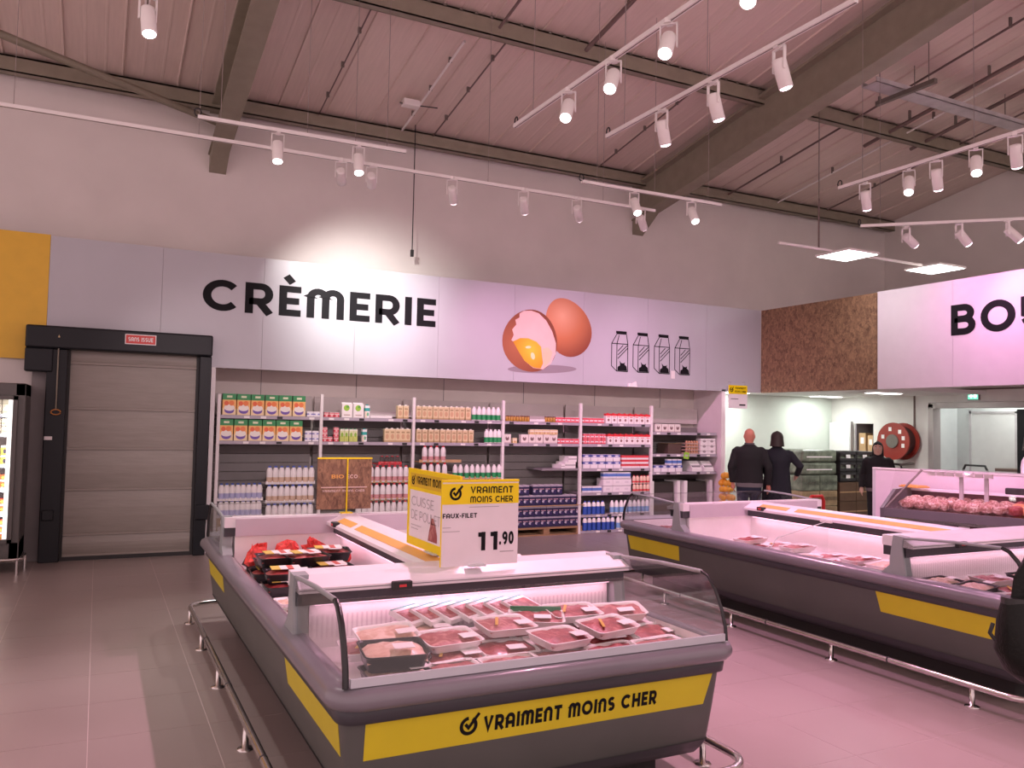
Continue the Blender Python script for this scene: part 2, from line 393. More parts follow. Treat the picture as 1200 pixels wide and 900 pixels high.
# ---------------------------------------------------------------- roof
RS = .171
def roofz(y): return 6.02 + RS*(11.8 - y)
ceil = MB().loft([[(-6,12.1,roofz(12.1)+.05),(-6,-2,roofz(-2)+.05),(-6,-2,roofz(-2)+.15),(-6,12.1,roofz(12.1)+.15)],
                  [(14.8,12.1,roofz(12.1)+.05),(14.8,-2,roofz(-2)+.05),(14.8,-2,roofz(-2)+.15),(14.8,12.1,roofz(12.1)+.15)]], True, False).build('ceiling', M_roof); tag(ceil, kind='structure')
pm = MB(); prof = [(0,0),(.008,-.022),(.022,-.022),(.03,0),(.235,0),(.245,-.003),(.265,-.003),(.275,0),(.46,0),(.47,-.003),(.49,-.003),(.50,0),(.66,0)]
ring = lambda y: [(p[0], y, roofz(y)+.03+p[1]) for p in prof] + [(.66,y,roofz(y)+.05),(0,y,roofz(y)+.05)]
pm.loft([ring(12.0), ring(-1.9)], True, False); pmesh = pm.mesh('roof_panel'); pmesh.materials.append(M_roof)
for i in range(31):
    o = bpy.data.objects.new('roof_panel', pmesh); COL.objects.link(o); o.location = (-5.85 + .66*i, 0, 0); o.parent = ceil
# purlins and rafters
def purlin(y, x0=-6, x1=14.6, d=.22, w=.12):
    z = roofz(y)
    o = MB().box(x0,x1,y-w/2,y-w/2+.012,z-d,z).box(x0,x1,y-w/2,y+w/2,z-d,z-d+.015).box(x0,x1,y+w/2-.012,y+w/2,z-d,z-d+.03).box(x0,x1,y-w/2,y+w/2,z-.02,z)
    return tag(o.build('trim_purlin', M_steel), kind='structure')
pu = purlin(8.78)
bm_ = BOX(-.02,.02,-.008,.008,-.01,.012).mesh('bolt'); bm_.materials.append(M_steeldark)
for i in range(60):
    o = bpy.data.objects.new('bolt', bm_); COL.objects.link(o); o.location = (1.6+.2*i, 8.72, roofz(8.78)-.005); o.parent = pu
purlin(11.62, d=.20, w=.14); purlin(5.7); purlin(2.6)
def rafter(x, y0=11.8, y1=-1.5):
    mb = MB()
    def sec(xa, xb, ta, tb):
        mb.loft([[(xa,y,roofz(y)-ta),(xb,y,roofz(y)-ta),(xb,y,roofz(y)-tb),(xa,y,roofz(y)-tb)] for y in (y0, y1)], True, False)
    sec(x-.13, x+.13, .74, .715); sec(x-.012, x+.012, .72, .14); sec(x-.13, x+.13, .16, .12)
    r = tag(mb.build('trim_rafter', M_steel), kind='structure')
    hb = MB(); hb.prism([(11.8,roofz(11.8)-.70),(11.8,roofz(11.8)-.98),(11.3,roofz(11.3)-.73)], 'x', x-.11, x+.11); hb.build('haunch', M_steel, r)
    return r
rafter(1.33); rafter(8.32)
br1 = MB().tube([(-2.6,10.2,6.12),(1.28,11.55,5.66)], .05, 4).build('trim_brace', M_steel); tag(br1, kind='structure')
# conduits and pipes under the roof
def conduit(x, ya, yb, r, m, label, drop=.06, cat='pipe', name='roof_pipe'):
    o = MB().tube([(x,ya,roofz(ya)-drop),(x,yb,roofz(yb)-drop)], r, 6).build(name, m)
    tag(o, label, cat)
    for t in (.2,.5,.8):
        y = ya + (yb-ya)*t; MB().box(x-.02,x+.02,y-.012,y+.012,roofz(y)-drop-.01,roofz(y)).build('clip', M_steeldark, o)
    return o
conduit(3.86, 9.2, 11.5, .018, M_pipewhite, 'white conduit dropping down the roof slope to a small junction box')
conduit(2.62, 9.0, 11.5, .010, M_pipe, 'thin brown cable running down the roof between the left rafter and the junction box')
conduit(4.35, 8.9, 11.5, .012, M_pipe, 'thin brown cable running down the roof just right of the white conduit')
conduit(5.25, 4.0, 8.6, .03, M_pipe, 'dark pipe across the roof above the dairy fascia, cut off by the purlin', .2)
conduit(4.05, 4.0, 8.6, .02, M_pipe, 'slim dark pipe near the top edge ending at the purlin', .2)
conduit(7.3, 8.9, 11.5, .012, M_pipe, 'thin dark cable on the roof just left of the right rafter')
conduit(8.85, 6.0, 11.5, .014, M_pipe, 'dark pipe along the right flank of the big right rafter', .10)
conduit(10.1, 5.0, 11.5, .016, M_pipe, 'dark sprinkler pipe under the roof between rafter and cable tray', .12)
conduit(10.9, 5.0, 9.2, .028, M_pipe, 'thick dark pipe passing above the galvanised cable tray, ending past the purlin', .16)
conduit(11.3, 5.0, 11.5, .016, M_pipewhite, 'pale pipe under the right roof bay between dark pipes', .10)
conduit(11.75, 5.0, 9.0, .028, M_pipe, 'rightmost thick dark pipe above the cable tray', .16)
conduit(12.6, 6.0, 11.5, .014, M_pipe, 'thin dark pipe on the roof near the gable wall', .06)
jb = thing('junction_box', 'small white junction box under the roof at the end of the white conduit', 'junction box', (3.72,10.75,0))
BOX(-.12,.12,-.07,.07,roofz(10.75)-.12,roofz(10.75)-.03).build('housing', M_pipewhite, jb, bev=.01)
MB().tube([(-.16,0,roofz(10.75)-.09),(-.12,0,roofz(10.75)-.09)], .012, 6).build('gland', M_steeldark, jb)
MB().tube([(.12,0,roofz(10.75)-.08),(.40,0,roofz(10.75)-.06)], .008, 6).build('lead', M_cable, jb)
ct = thing('cable_tray', 'galvanised cable tray hanging across the upper right of the roof', 'cable tray', (8.98,7.5,0))
zt = 6.30
MB().box(0,5.6,-.12,.12,zt,zt+.008).build('tray_base', M_galv, ct)
for s in (-.12,.112): MB().box(0,5.6,s,s+.008,zt,zt+.07).build('side_rail', M_galv, ct)
for x in (.9,2.9,4.9): MB().tube([(x,0,zt),(x,0,roofz(7.5))], .006, 5).build('hanger', M_steeldark, ct)
cu = tag(MB().box(9.40,9.46,6.85,7.75,6.18,6.24).build('channel_rail', M_steeldark), 'short dark steel channel slung across the galvanised cable tray', 'rail')
MB().tube([(9.43,6.95,6.22),(9.43,6.95,roofz(6.95))], .005, 5).build('hanger', M_steeldark, cu)
MB().tube([(9.43,7.7,6.22),(9.43,7.7,roofz(7.7))], .005, 5).build('hanger', M_steeldark, cu)
hc = thing('hanging_cable', 'dark rod hanging in front of the back wall with a plug at its end', 'cable', (4.03,11.4,0))
MB().tube([(0,0,4.20),(0,0,roofz(11.4))], .008, 6).build('rod', M_cable, hc); BOX(-.02,.02,-.02,.02,4.12,4.22).build('plug', M_cable, hc)

# ---------------------------------------------------------------- track lights
head_cyl = None
def head_meshes():
    a = MB().lathe([(.030,.02),(.05,.015),(.052,.0),(.052,-.19),(.046,-.195)], 14)   # along -z from pivot
    b = MB().box(-.062,-.054,-.012,.012,-.07,.10).box(.054,.062,-.012,.012,-.07,.10).box(-.062,.062,-.012,.012,.095,.103).box(-.02,.02,-.04,.04,.10,.135)
    l = MB().lathe([(.047,-.188),(.043,-.200),(.028,-.208),(.001,-.212)], 14)
    return a.mesh('spotlight'), b.mesh('yoke'), l.mesh('lens')
HM = head_meshes()
HM[0].materials.append(M_track); HM[1].materials.append(M_track)
LENSES = {}
def spot_head(parent, loc, aim, power, color, lensmat=None, size=58, blend=.7, spread=None, root_loc=(0,0,0)):
    """loc, aim in world space; the head hangs below the rail from a yoke"""
    p = Vector(loc); d = Vector(aim) - p; d.normalize()
    h = bpy.data.objects.new('spotlight', HM[0]); COL.objects.link(h); h.parent = parent
    h.location = p - Vector(root_loc); q = d.to_track_quat('-Z', 'Y'); h.rotation_euler = q.to_euler()
    y = bpy.data.objects.new('yoke', HM[1]); COL.objects.link(y); y.parent = parent; y.location = p - Vector(root_loc)
    y.rotation_euler = (0, 0, math.atan2(d.y, d.x) - math.pi/2)
    key = (lensmat or M_lens).name
    if key not in LENSES:
        lm = HM[2].copy(); lm.materials.append(lensmat or M_lens); LENSES[key] = lm
    l = bpy.data.objects.new('lens', LENSES[key]); COL.objects.link(l); l.parent = h
    if power > 0:
        lamp('SPOT', 'spot_lamp', p + d*.235, power, color, aim, spot_size=math.radians(size), spot_blend=blend, shadow_soft_size=.04)
def track(name, label, a, b, z, wires=2):
    a = Vector((*a, z)); b = Vector((*b, z)); t = thing(name, label, 'track light', (a.x, a.y, z))
    d = b - a; n = Vector((-d.y, d.x, 0)).normalized()*.018
    MB().loft([[tuple(n+Vector((0,0,-.016))), tuple(-n+Vector((0,0,-.016))), tuple(-n+Vector((0,0,.018))), tuple(n+Vector((0,0,.018)))],
               [tuple(d+n+Vector((0,0,-.016))), tuple(d-n+Vector((0,0,-.016))), tuple(d-n+Vector((0,0,.018))), tuple(d+n+Vector((0,0,.018)))]], True, False).build('rail', M_track, t)
    n2 = n*.25
    MB().loft([[tuple(n2+Vector((0,0,-.018))), tuple(-n2+Vector((0,0,-.018))), tuple(-n2+Vector((0,0,-.0155))), tuple(n2+Vector((0,0,-.0155)))],
               [tuple(d+n2+Vector((0,0,-.018))), tuple(d-n2+Vector((0,0,-.018))), tuple(d-n2+Vector((0,0,-.0155))), tuple(d+n2+Vector((0,0,-.0155)))]], True, False).build('conductor_slot', M_steeldark, t)
    for k in range(wires):
        f = .1 + .8*k/max(1, wires-1); q = d*f
        MB().tube([(q.x,q.y,.015),(q.x,q.y,roofz(a.y+q.y)-z)], .003, 5).build('suspension_wire', M_wire, t)
    lp = [(.0+.03*math.cos(u*.7), .012, .05+.04*math.sin(u*.7)) for u in range(10)]
    MB().tube([(p[0]*(d.x/d.length) if abs(d.x) > abs(d.y) else p[1], p[0] if abs(d.y) > abs(d.x) else p[1], p[2]) for p in lp], .007, 5).build('cable_loop', M_cable, t)
    t['z'] = z
    return t
ZT = 4.5
def heads(t, pts, aims, power, color, **kw):
    for p, a in zip(pts, aims): spot_head(t, (p[0], p[1], t['z']-.125), a, power, color, root_loc=t.location, **kw)
tA = track('track_light', 'white track with lit spotlights at the top centre, the left of two parallel tracks', (3.40,6.83), (3.40,3.2), ZT, 3)
heads(tA, [(3.41,5.85),(3.41,5.18),(3.41,4.50),(3.41,3.7)], [(1.5,3.8,.5),(1.3,3.2,.5),(1.2,2.6,.4),(1.3,2.0,.3)], P_ISLAND*.50, ROSE, size=100, blend=.5)
tB = track('track_light', 'white track crossing the right rafter, the right of two parallel tracks', (4.30,6.63), (4.30,3.69), ZT, 3)
heads(tB, [(4.33,5.80),(4.33,5.12),(4.33,4.40)], [(5.7,6.3,.5),(5.7,5.2,.5),(5.7,4.3,.5)], P_ISLAND*.30, PINK, lensmat=M_lensoff, size=100, blend=.5)
tC = track('track_light', 'white track of five spotlights below the cable tray at upper right', (7.55,6.72), (7.50,3.4), ZT, 3)
heads(tC, [(7.6,6.40),(7.57,5.50),(7.53,4.66)], [(9.2,7.2,.9),(9.2,6.2,.9),(9.2,5.4,.9)], P_ISLAND*.8, PINK, lensmat=M_lensoff)
heads(tC, [(7.6,5.84),(7.58,5.08)], [(5.6,4.4,.6),(5.6,3.6,.6)], P_ISLAND*.35, PINK)
tD = track('track_light', 'white track of three spotlights turned toward the butcher fascia at right', (8.56,7.28), (10.25,5.70), 4.3, 2)
heads(tD, [(9.05,7.0),(9.41,6.53),(9.76,6.14)], [(10.43,6.9,3.3),(10.43,6.2,3.0),(10.43,5.5,3.2)], P_BOU, (1.0,.42,.82), lensmat=M_lensoff, size=100, blend=1.0)
tE = track('track_light', 'short white track with two lit spotlights in front of the left rafter', (.72,8.10), (2.75,8.06), ZT, 3)
heads(tE, [(1.46,8.12),(2.26,8.10)], [(1.35,6.9,.2),(2.1,6.6,.3)], P_ISLAND*.35, WHITE)
tG = track('track_light', 'short white track with two lit spotlights before the foot of the right rafter', (4.87,8.02), (6.89,7.98), ZT, 3)
heads(tG, [(5.60,8.02),(6.44,8.0)], [(5.2,5.6,.3),(6.0,5.4,.3)], P_ISLAND*.6, ROSE)
tF = track('track_light', 'long white track with six spotlights turned to the back wall', (-1.6,8.69), (6.36,8.64), ZT, 5)
heads(tF, [(2.23,8.66),(2.57,8.66)], [(3.0,11,3.3),(3.3,11,3.55)], P_POOL, WHITE, lensmat=M_lensoff, size=62, blend=1.0)
heads(tF, [(3.52,8.65),(4.44,8.65),(5.18,8.64),(6.13,8.63)], [(4.9,11,2.2),(6.1,11,2.3),(7.4,11,2.2),(9.5,11.3,1.7)], P_WALL*.6, PINK, lensmat=M_lensoff, size=75, blend=1.0)
tT = track('track_light', 'white track with one lit spotlight hanging at the top left of the picture', (.20,6.45), (.20,4.2), ZT+.2, 2)
heads(tT, [(.20,6.30)], [(.55,5.0,.1)], P_ISLAND*.35, WHITE)
tH = track('track_light', 'added white track with four spotlights behind the camera, brightening the dairy shelves', (.2,.2), (4.4,.2), ZT, 3)  # extra track, added out of view to brighten the dairy shelves
heads(tH, [(.6,.2),(1.7,.2),(2.8,.2),(3.9,.2)], [(2.0,11.1,1.3),(4.2,11.1,1.3),(6.6,11.1,1.3),(8.9,11.1,1.2)], 780, (1.0,.80,.84), size=27, blend=1.0)
# two led panels on a rail across the butcher fascia
pr = thing('panel_light', 'thin dark rail carrying two square led panels above the raw board fascia', 'ceiling light', (8.18,8.30,4.2))
MB().box(0,1.0,-.015,.015,.02,.05).box(1.6,2.9,-.015,.015,.02,.05).build('rail', M_track, pr)
MB().tube([(.75,0,.03),(.75,0,.75)], .012, 5).build('conduit', M_pipe, pr); MB().tube([(.75,0,.75),(.75,0,roofz(8.3)-4.2)], .006, 5).build('suspension_wire', M_steeldark, pr)
for x in (1.0, 2.9):
    MB().box(x,x+.62,-.30,.30,0,.03).build('frame', M_track, pr); MB().box(x+.02,x+.60,-.28,.28,-.004,0).build('diffuser', M_ledpanel, pr)
    lamp('AREA', 'led_panel_lamp', (8.18+x+.31,8.30,4.18), 8, WHITE, (8.18+x+.31,8.30,0), shape='SQUARE', size=.56)
for i, (x, y) in enumerate(((12.25,11.2),(10.1,11.35),(11.6,9.4))):
    o = thing('ceiling_panel_light', ['flush led panel in the corridor soffit near the white cupboard', 'flush led panel in the corridor soffit beside the dairy alcove', 'flush led panel in the corridor soffit above the pallets'][i], 'ceiling light', (x,y,2.34))
    BOX(-.3,.3,-.15,.15,-.012,0).build('frame', M_track, o); BOX(-.28,.28,-.13,.13,-.016,-.012).build('diffuser', M_ledpanel, o)
    lamp('AREA', 'soffit_lamp', (x,y,2.315), 13, (.93,1,.93), (x,y,0), shape='RECTANGLE', size=.5, size_y=.24)
lamp('AREA', 'backroom_lamp', (13.5,8.3,2.9), 16, (.95,1,.97), (13.5,8.3,0), shape='SQUARE', size=.5)
brl = thing('ceiling_panel_light', 'led panel on the ceiling of the room behind the wide doorway', 'ceiling light', (13.5,8.3,2.95)); BOX(-.26,.26,-.26,.26,-.02,0).build('frame', M_track, brl); BOX(-.24,.24,-.24,.24,-.024,-.02).build('diffuser', M_ledpanel, brl)
# ---------------------------------------------------------------- dairy fascia
XS = (1,0,0); ZS = (0,0,1)
fa = thing('dairy_fascia_sign', 'long pale grey fascia board reading CRÈMERIE with egg and milk carton pictures', 'sign', (-.58,11.0,2.33))
for i in range(9):
    x0 = .003 + i*1.2234; BOX(x0, x0+1.2204, 0, .04, 0, 1.46).build('panel', M_fascia, fa)
# letters, local frame: x from board's left end, z up
letters('CRÈMERIE', (1.70,-.004,.725), XS, ZS, 3.15, .40, M_black, fa, w=.215, gap=.16)
yb = tag(BOX(-6,-.58,11.0,11.04,2.33,3.80).build('yellow_fascia_board', M_yellowboard), 'plain yellow fascia board at the far left above the dark door', 'sign')
def radial_mat(name, c0, c1, centre, rad, c2=None):
    m = bpy.data.materials.new(name); m.use_nodes = True; nt = m.node_tree; N = nt.nodes; L = nt.links
    b = N['Principled BSDF']; b.inputs['Roughness'].default_value = .4
    tc = N.new('ShaderNodeTexCoord'); vm = N.new('ShaderNodeVectorMath'); vm.operation = 'DISTANCE'; L.new(tc.outputs['Object'], vm.inputs[0]); vm.inputs[1].default_value = centre
    dv = N.new('ShaderNodeMath'); dv.operation = 'DIVIDE'; L.new(vm.outputs['Value'], dv.inputs[0]); dv.inputs[1].default_value = rad
    cr = N.new('ShaderNodeValToRGB'); e = cr.color_ramp.elements; e[0].color = (*c0,1); e[1].color = (*c1,1)
    if c2: k = e.new(.55); k.color = (*c2,1)
    L.new(dv.outputs[0], cr.inputs[0]); L.new(cr.outputs[0], b.inputs['Base Color']); return m
def ell(cx, cz, rx, rz, rot, n=40, egg=0.0):
    out = []; ca, sa = math.cos(rot), math.sin(rot)
    for i in range(n):
        a = 2*math.pi*i/n; x = rx*math.cos(a); z = rz*math.sin(a)*(1); x *= 1 - egg*math.sin(a)
        out.append((cx + x*ca - z*sa, cz + x*sa + z*ca))
    return out
def flat(name, pts, y, m, parent): 
    mb = MB(); mb.add([(p[0], y, p[1]) for p in pts], [tuple(range(len(pts)))]); return mb.build(name, m, parent)
M_egg1 = radial_mat('egg_print_back', (.74,.40,.24), (.26,.06,.03), (6.95,0,1.06), .66, (.55,.19,.08))
M_egg2 = radial_mat('egg_print_shell', (.44,.15,.07), (.22,.06,.03), (6.15,0,.55), .62)
M_eggin = mat('egg_print_inside', (.80,.58,.52), .4); M_yolk = radial_mat('egg_print_yolk', (.92,.62,.05), (.62,.28,.01), (6.42,0,.50), .36)
M_eggshadow = mat('egg_print_shadow', (.30,.26,.29), .4)
flat('egg_shadow_print', ell(6.62,.21,.60,.065,.05), -.0015, M_eggshadow, fa)
flat('egg_print', ell(7.05,.885,.395,.475,.55, egg=.12), -.002, M_egg1, fa)
e0 = ell(6.40,.635,.47,.475,-.25, egg=.08)
flat('egg_shell_print', e0, -.003, M_egg2, fa)
crack = [(6.20,1.03),(6.27,1.075),(6.40,1.09),(6.53,1.06),(6.66,.96),(6.77,.80),(6.84,.62),(6.84,.46),(6.76,.30),(6.62,.205),(6.45,.22),(6.30,.32),(6.20,.45),(6.13,.58),(6.07,.62),(6.11,.70),(6.08,.78),(6.15,.86),(6.13,.93),(6.20,.97)]
flat('egg_inside_print', crack, -.004, M_eggin, fa)
yk = [(6.10,.60),(6.22,.66),(6.36,.665),(6.50,.62),(6.58,.55),(6.60,.42),(6.62,.30),(6.58,.215),(6.45,.225),(6.30,.32),(6.20,.45)]
flat('yolk_print', yk, -.005, M_yolk, fa)
flat('yolk_highlight_print', ell(6.44,.40,.035,.055,.3,16), -.006, mat('yolk_glint', (.95,.80,.45), .3), fa)
flat('yolk_highlight_print', ell(6.36,.53,.05,.02,.1,16), -.006, MATS['yolk_glint'], fa)
flat('egg_white_print', [(6.60,.52),(6.70,.55),(6.78,.48),(6.74,.33),(6.64,.24),(6.62,.35)], -.0052, mat('egg_white', (.84,.60,.40), .3), fa)
for i, x in enumerate((7.865, 8.28, 8.70, 9.12)):
    mb = MB(); F = frame3((x,-.004,.225), XS, ZS); w = .30; h = .66
    for pl in ([(0,.10),(0,.46),(.10,.62),(.28,.62),(.31,.46),(.31,.02),(.10,.02),(0,.10)], [(.10,.02),(.10,.46),(0,.46)], [(.10,.46),(.31,.46)], [(.10,.46),(.14,.60)], [(.08,.645),(.285,.645)], [(.12,.28),(.30,.44)], [(.12,.34),(.22,.44)], [(.12,.22),(.31,.40)]):
        ribbon(mb, pl, .04 if pl[0] == (.08,.645) else .013, F)
    mb.build('carton_outline_print', M_black, fa)
    cow = MB(); fill_poly(cow, [(.115,.03),(.30,.03),(.29,.10),(.25,.13),(.26,.17),(.235,.15),(.19,.15),(.15,.19),(.165,.14),(.16,.11),(.12,.09)], (x,-.0045,.225), XS, ZS); cow.build('cow_print', M_black, fa)
tag(MB().prism([(8.17,0),(8.34,0),(8.32,.09),(8.24,.05),(8.19,.06)], 'y', -.05, -.01).build('torn_paper', M_white, fa))
BOX(9.04,9.12,-.012,-.006,.17,.30).build('paper_note', M_white, fa)

# ---------------------------------------------------------------- raw board and butcher fascia
ob = tag(BOX(10.43,10.47,8.57,10.99,2.33,3.79).build('raw_board_panel', M_osb), 'brown chipboard fascia panel filling the corner between the two lettered fascias', 'panel')
bf = thing('butcher_fascia_sign', 'pink lit fascia board reading BOUCHERIE, cut by the right picture edge', 'sign', (10.43,8.56,2.33))
for i in range(5): BOX(0,.05,-(i+1)*1.22+.0,-i*1.22-.003,0,1.47).build('panel', M_fasciaB, bf)
letters('BOUCHERIE', (-.004,-1.20,.70), (0,-1,0), ZS, 3.55, .42, M_black, bf, w=.215, gap=.15)
pp = tag(MB().tube([(12.95,9.85,1.75),(12.95,9.85,2.43),(12.95,4.0,2.43)], .018, 6).build('pipe_run', M_pipe), 'thin grey pipe under the butcher fascia bending down beside the hose reel', 'pipe')

# ---------------------------------------------------------------- dark framed insulated door
dr = thing('cold_room_door', 'beige insulated curtain door in a black frame under the fascia', 'door', (-.77,10.915,0))
hd = BOX(0,2.01,-.16,.06,2.45,2.71).build('header', M_doorframe, dr, bev=.02)
BOX(0,.28,-.14,.06,2.18,2.45).build('motor_housing', M_doorframe, dr, bev=.015)
BOX(.22,.43,-.10,.08,0,2.45).build('jamb', M_doorframe, dr, bev=.01)
BOX(1.87,2.01,-.10,.08,0,2.45).build('jamb', M_doorframe, dr, bev=.01)
BOX(.40,.46,-.03,.08,0,2.45).build('guide', M_plinth, dr); BOX(1.84,1.89,-.03,.08,0,2.45).build('guide', M_plinth, dr)
zz = [.06,.30,.82,1.30,1.77,2.30,2.46]
for a, b in zip(zz[:-1], zz[1:]):
    mb = MB(); n = 5; prof = []
    for k in range(n+1):
        t = k/n; prof.append((-.004 - .022*math.sin(math.pi*t)*(1 if b < 1.5 else .5), a+.012+(b-a-.024)*t))
    poly = prof + [(.05, b-.012), (.05, a+.012)]
    mb.prism(poly, 'x', .45, 1.88); mb.build('curtain_panel', M_doorcloth, dr)
    MB().prism([(-.025,a-.012),(-.008,a-.016),(.04,a-.012),(.04,a+.012),(-.008,a+.016),(-.025,a+.012)], 'x', .45, 1.88).build('wind_bar', mat('door_rib', (.27,.24,.21), .5), dr)
BOX(.45,1.88,-.02,.05,.0,.05).build('bottom_seal', M_plinth, dr)
sg = BOX(1.02,1.36,-.175,-.162,2.545,2.665).build('exit_plate', M_white, dr); BOX(1.03,1.35,-.178,-.175,2.555,2.655).build('plate_face', M_red, sg)
mb = MB(); text(mb, 'SANS ISSUE', (1.055,-.1795,2.58), XS, ZS, .27, .05, w=.20, gap=.16); mb.build('lettering', M_white, sg)
MB().tube([(.335,-.14,2.60),(.335,-.13,1.75)], .008, 6).build('pull_cord', M_steel, dr)
MB().lathe([(.02,0),(.035,.02),(.03,.05),(.012,.07)], 8, (.335,-.13,2.56)).build('beacon', mat('beacon_brass', (.45,.36,.2), .4, .3), dr)
MB().tube([(.335+.05*math.cos(a*.6), -.13, 1.72+.03*math.sin(a*.6)) for a in range(11)], .008, 5).build('pull_ring', mat('ring_orange', (.55,.22,.05), .5), dr)
BOX(.23,.31,-.115,-.10,1.40,1.44).build('switch_label', M_white, dr); BOX(.24,.36,-.13,-.10,.48,.60).build('sensor_box', M_doorframe, dr, bev=.01); BOX(1.88,2.04,-.14,-.09,.44,.62).build('guard', M_doorframe, dr, bev=.01)
# ---------------------------------------------------------------- glass door fridge at the far left
fg = thing('glass_door_fridge', 'upright glass door fridge with yellow and orange packs at the left edge', 'fridge', (-2.6,10.25,0))
M_fr = mat('fridge_grey', (.10,.095,.09), .35)
BOX(1.80,1.90,0,.72,.12,2.02).build('side_panel', M_fr, fg, bev=.01); BOX(0,.08,0,.72,.12,2.02).build('side_panel', M_fr, fg)
BOX(0,1.9,0,.72,1.88,2.02).build('top_panel', M_fr, fg, bev=.01); BOX(0,1.9,0,.72,.12,.32).build('base_panel', M_fr, fg); BOX(.08,1.80,.66,.72,.32,1.88).build('back_panel', M_white, fg)
M_fl = mat('fridge_tube', (1,1,1), .3, emit=(1,.97,.9), estr=1.2)
BOX(1.74,1.78,.03,.05,.36,1.84).build('light_tube', M_fl, fg)
lamp('AREA', 'fridge_lamp', (-.86,10.32,1.1), 1.4, (1,.97,.9), (-1.6,10.7,1.1), shape='RECTANGLE', size=.04, size_y=1.4)
for z in (.60,.86,1.12,1.45,1.66): BOX(.08,1.80,.12,.66,z,z+.02).build('shelf', M_white, fg); 
for z in (.60,.86,1.12,1.45,1.66): BOX(.08,1.80,.10,.12,z-.01,z+.03).build('shelf_rail', mat('fridge_rail', (.62,.68,.78), .4), fg)
dg = BOX(.93,1.80,-.03,-.005,.34,1.86).build('door_pane', M_glass, fg)
for a in ((.90,.94,.32,1.88),(1.79,1.83,.32,1.88),(.90,1.83,.32,.36),(.90,1.83,1.84,1.88)): BOX(a[0],a[1],-.04,0,a[2],a[3]).build('door_frame', M_fr, dg)
for z, dy in ((.0,0),): MB().tube([(.0,-.14,.16),(1.86,-.14,.16),(1.94,-.08,.16),(1.94,.30,.16)], .018, 8).build('bumper_rail', M_inox, fg)
MB().tube([(1.90,-.12,0),(1.90,-.12,.15)], .014, 6).build('bumper_post', M_inox, fg); MB().tube([(1.95,.25,0),(1.95,.25,.15)], .014, 6).build('bumper_post', M_inox, fg)
gp = tag(BOX(-.70,-.54,10.98,11.04,0,2.2).build('grey_wall_panel', mat('panel_grey', (.24,.22,.22), .45)), 'narrow plain grey panel between the fridge and the black door frame', 'panel')
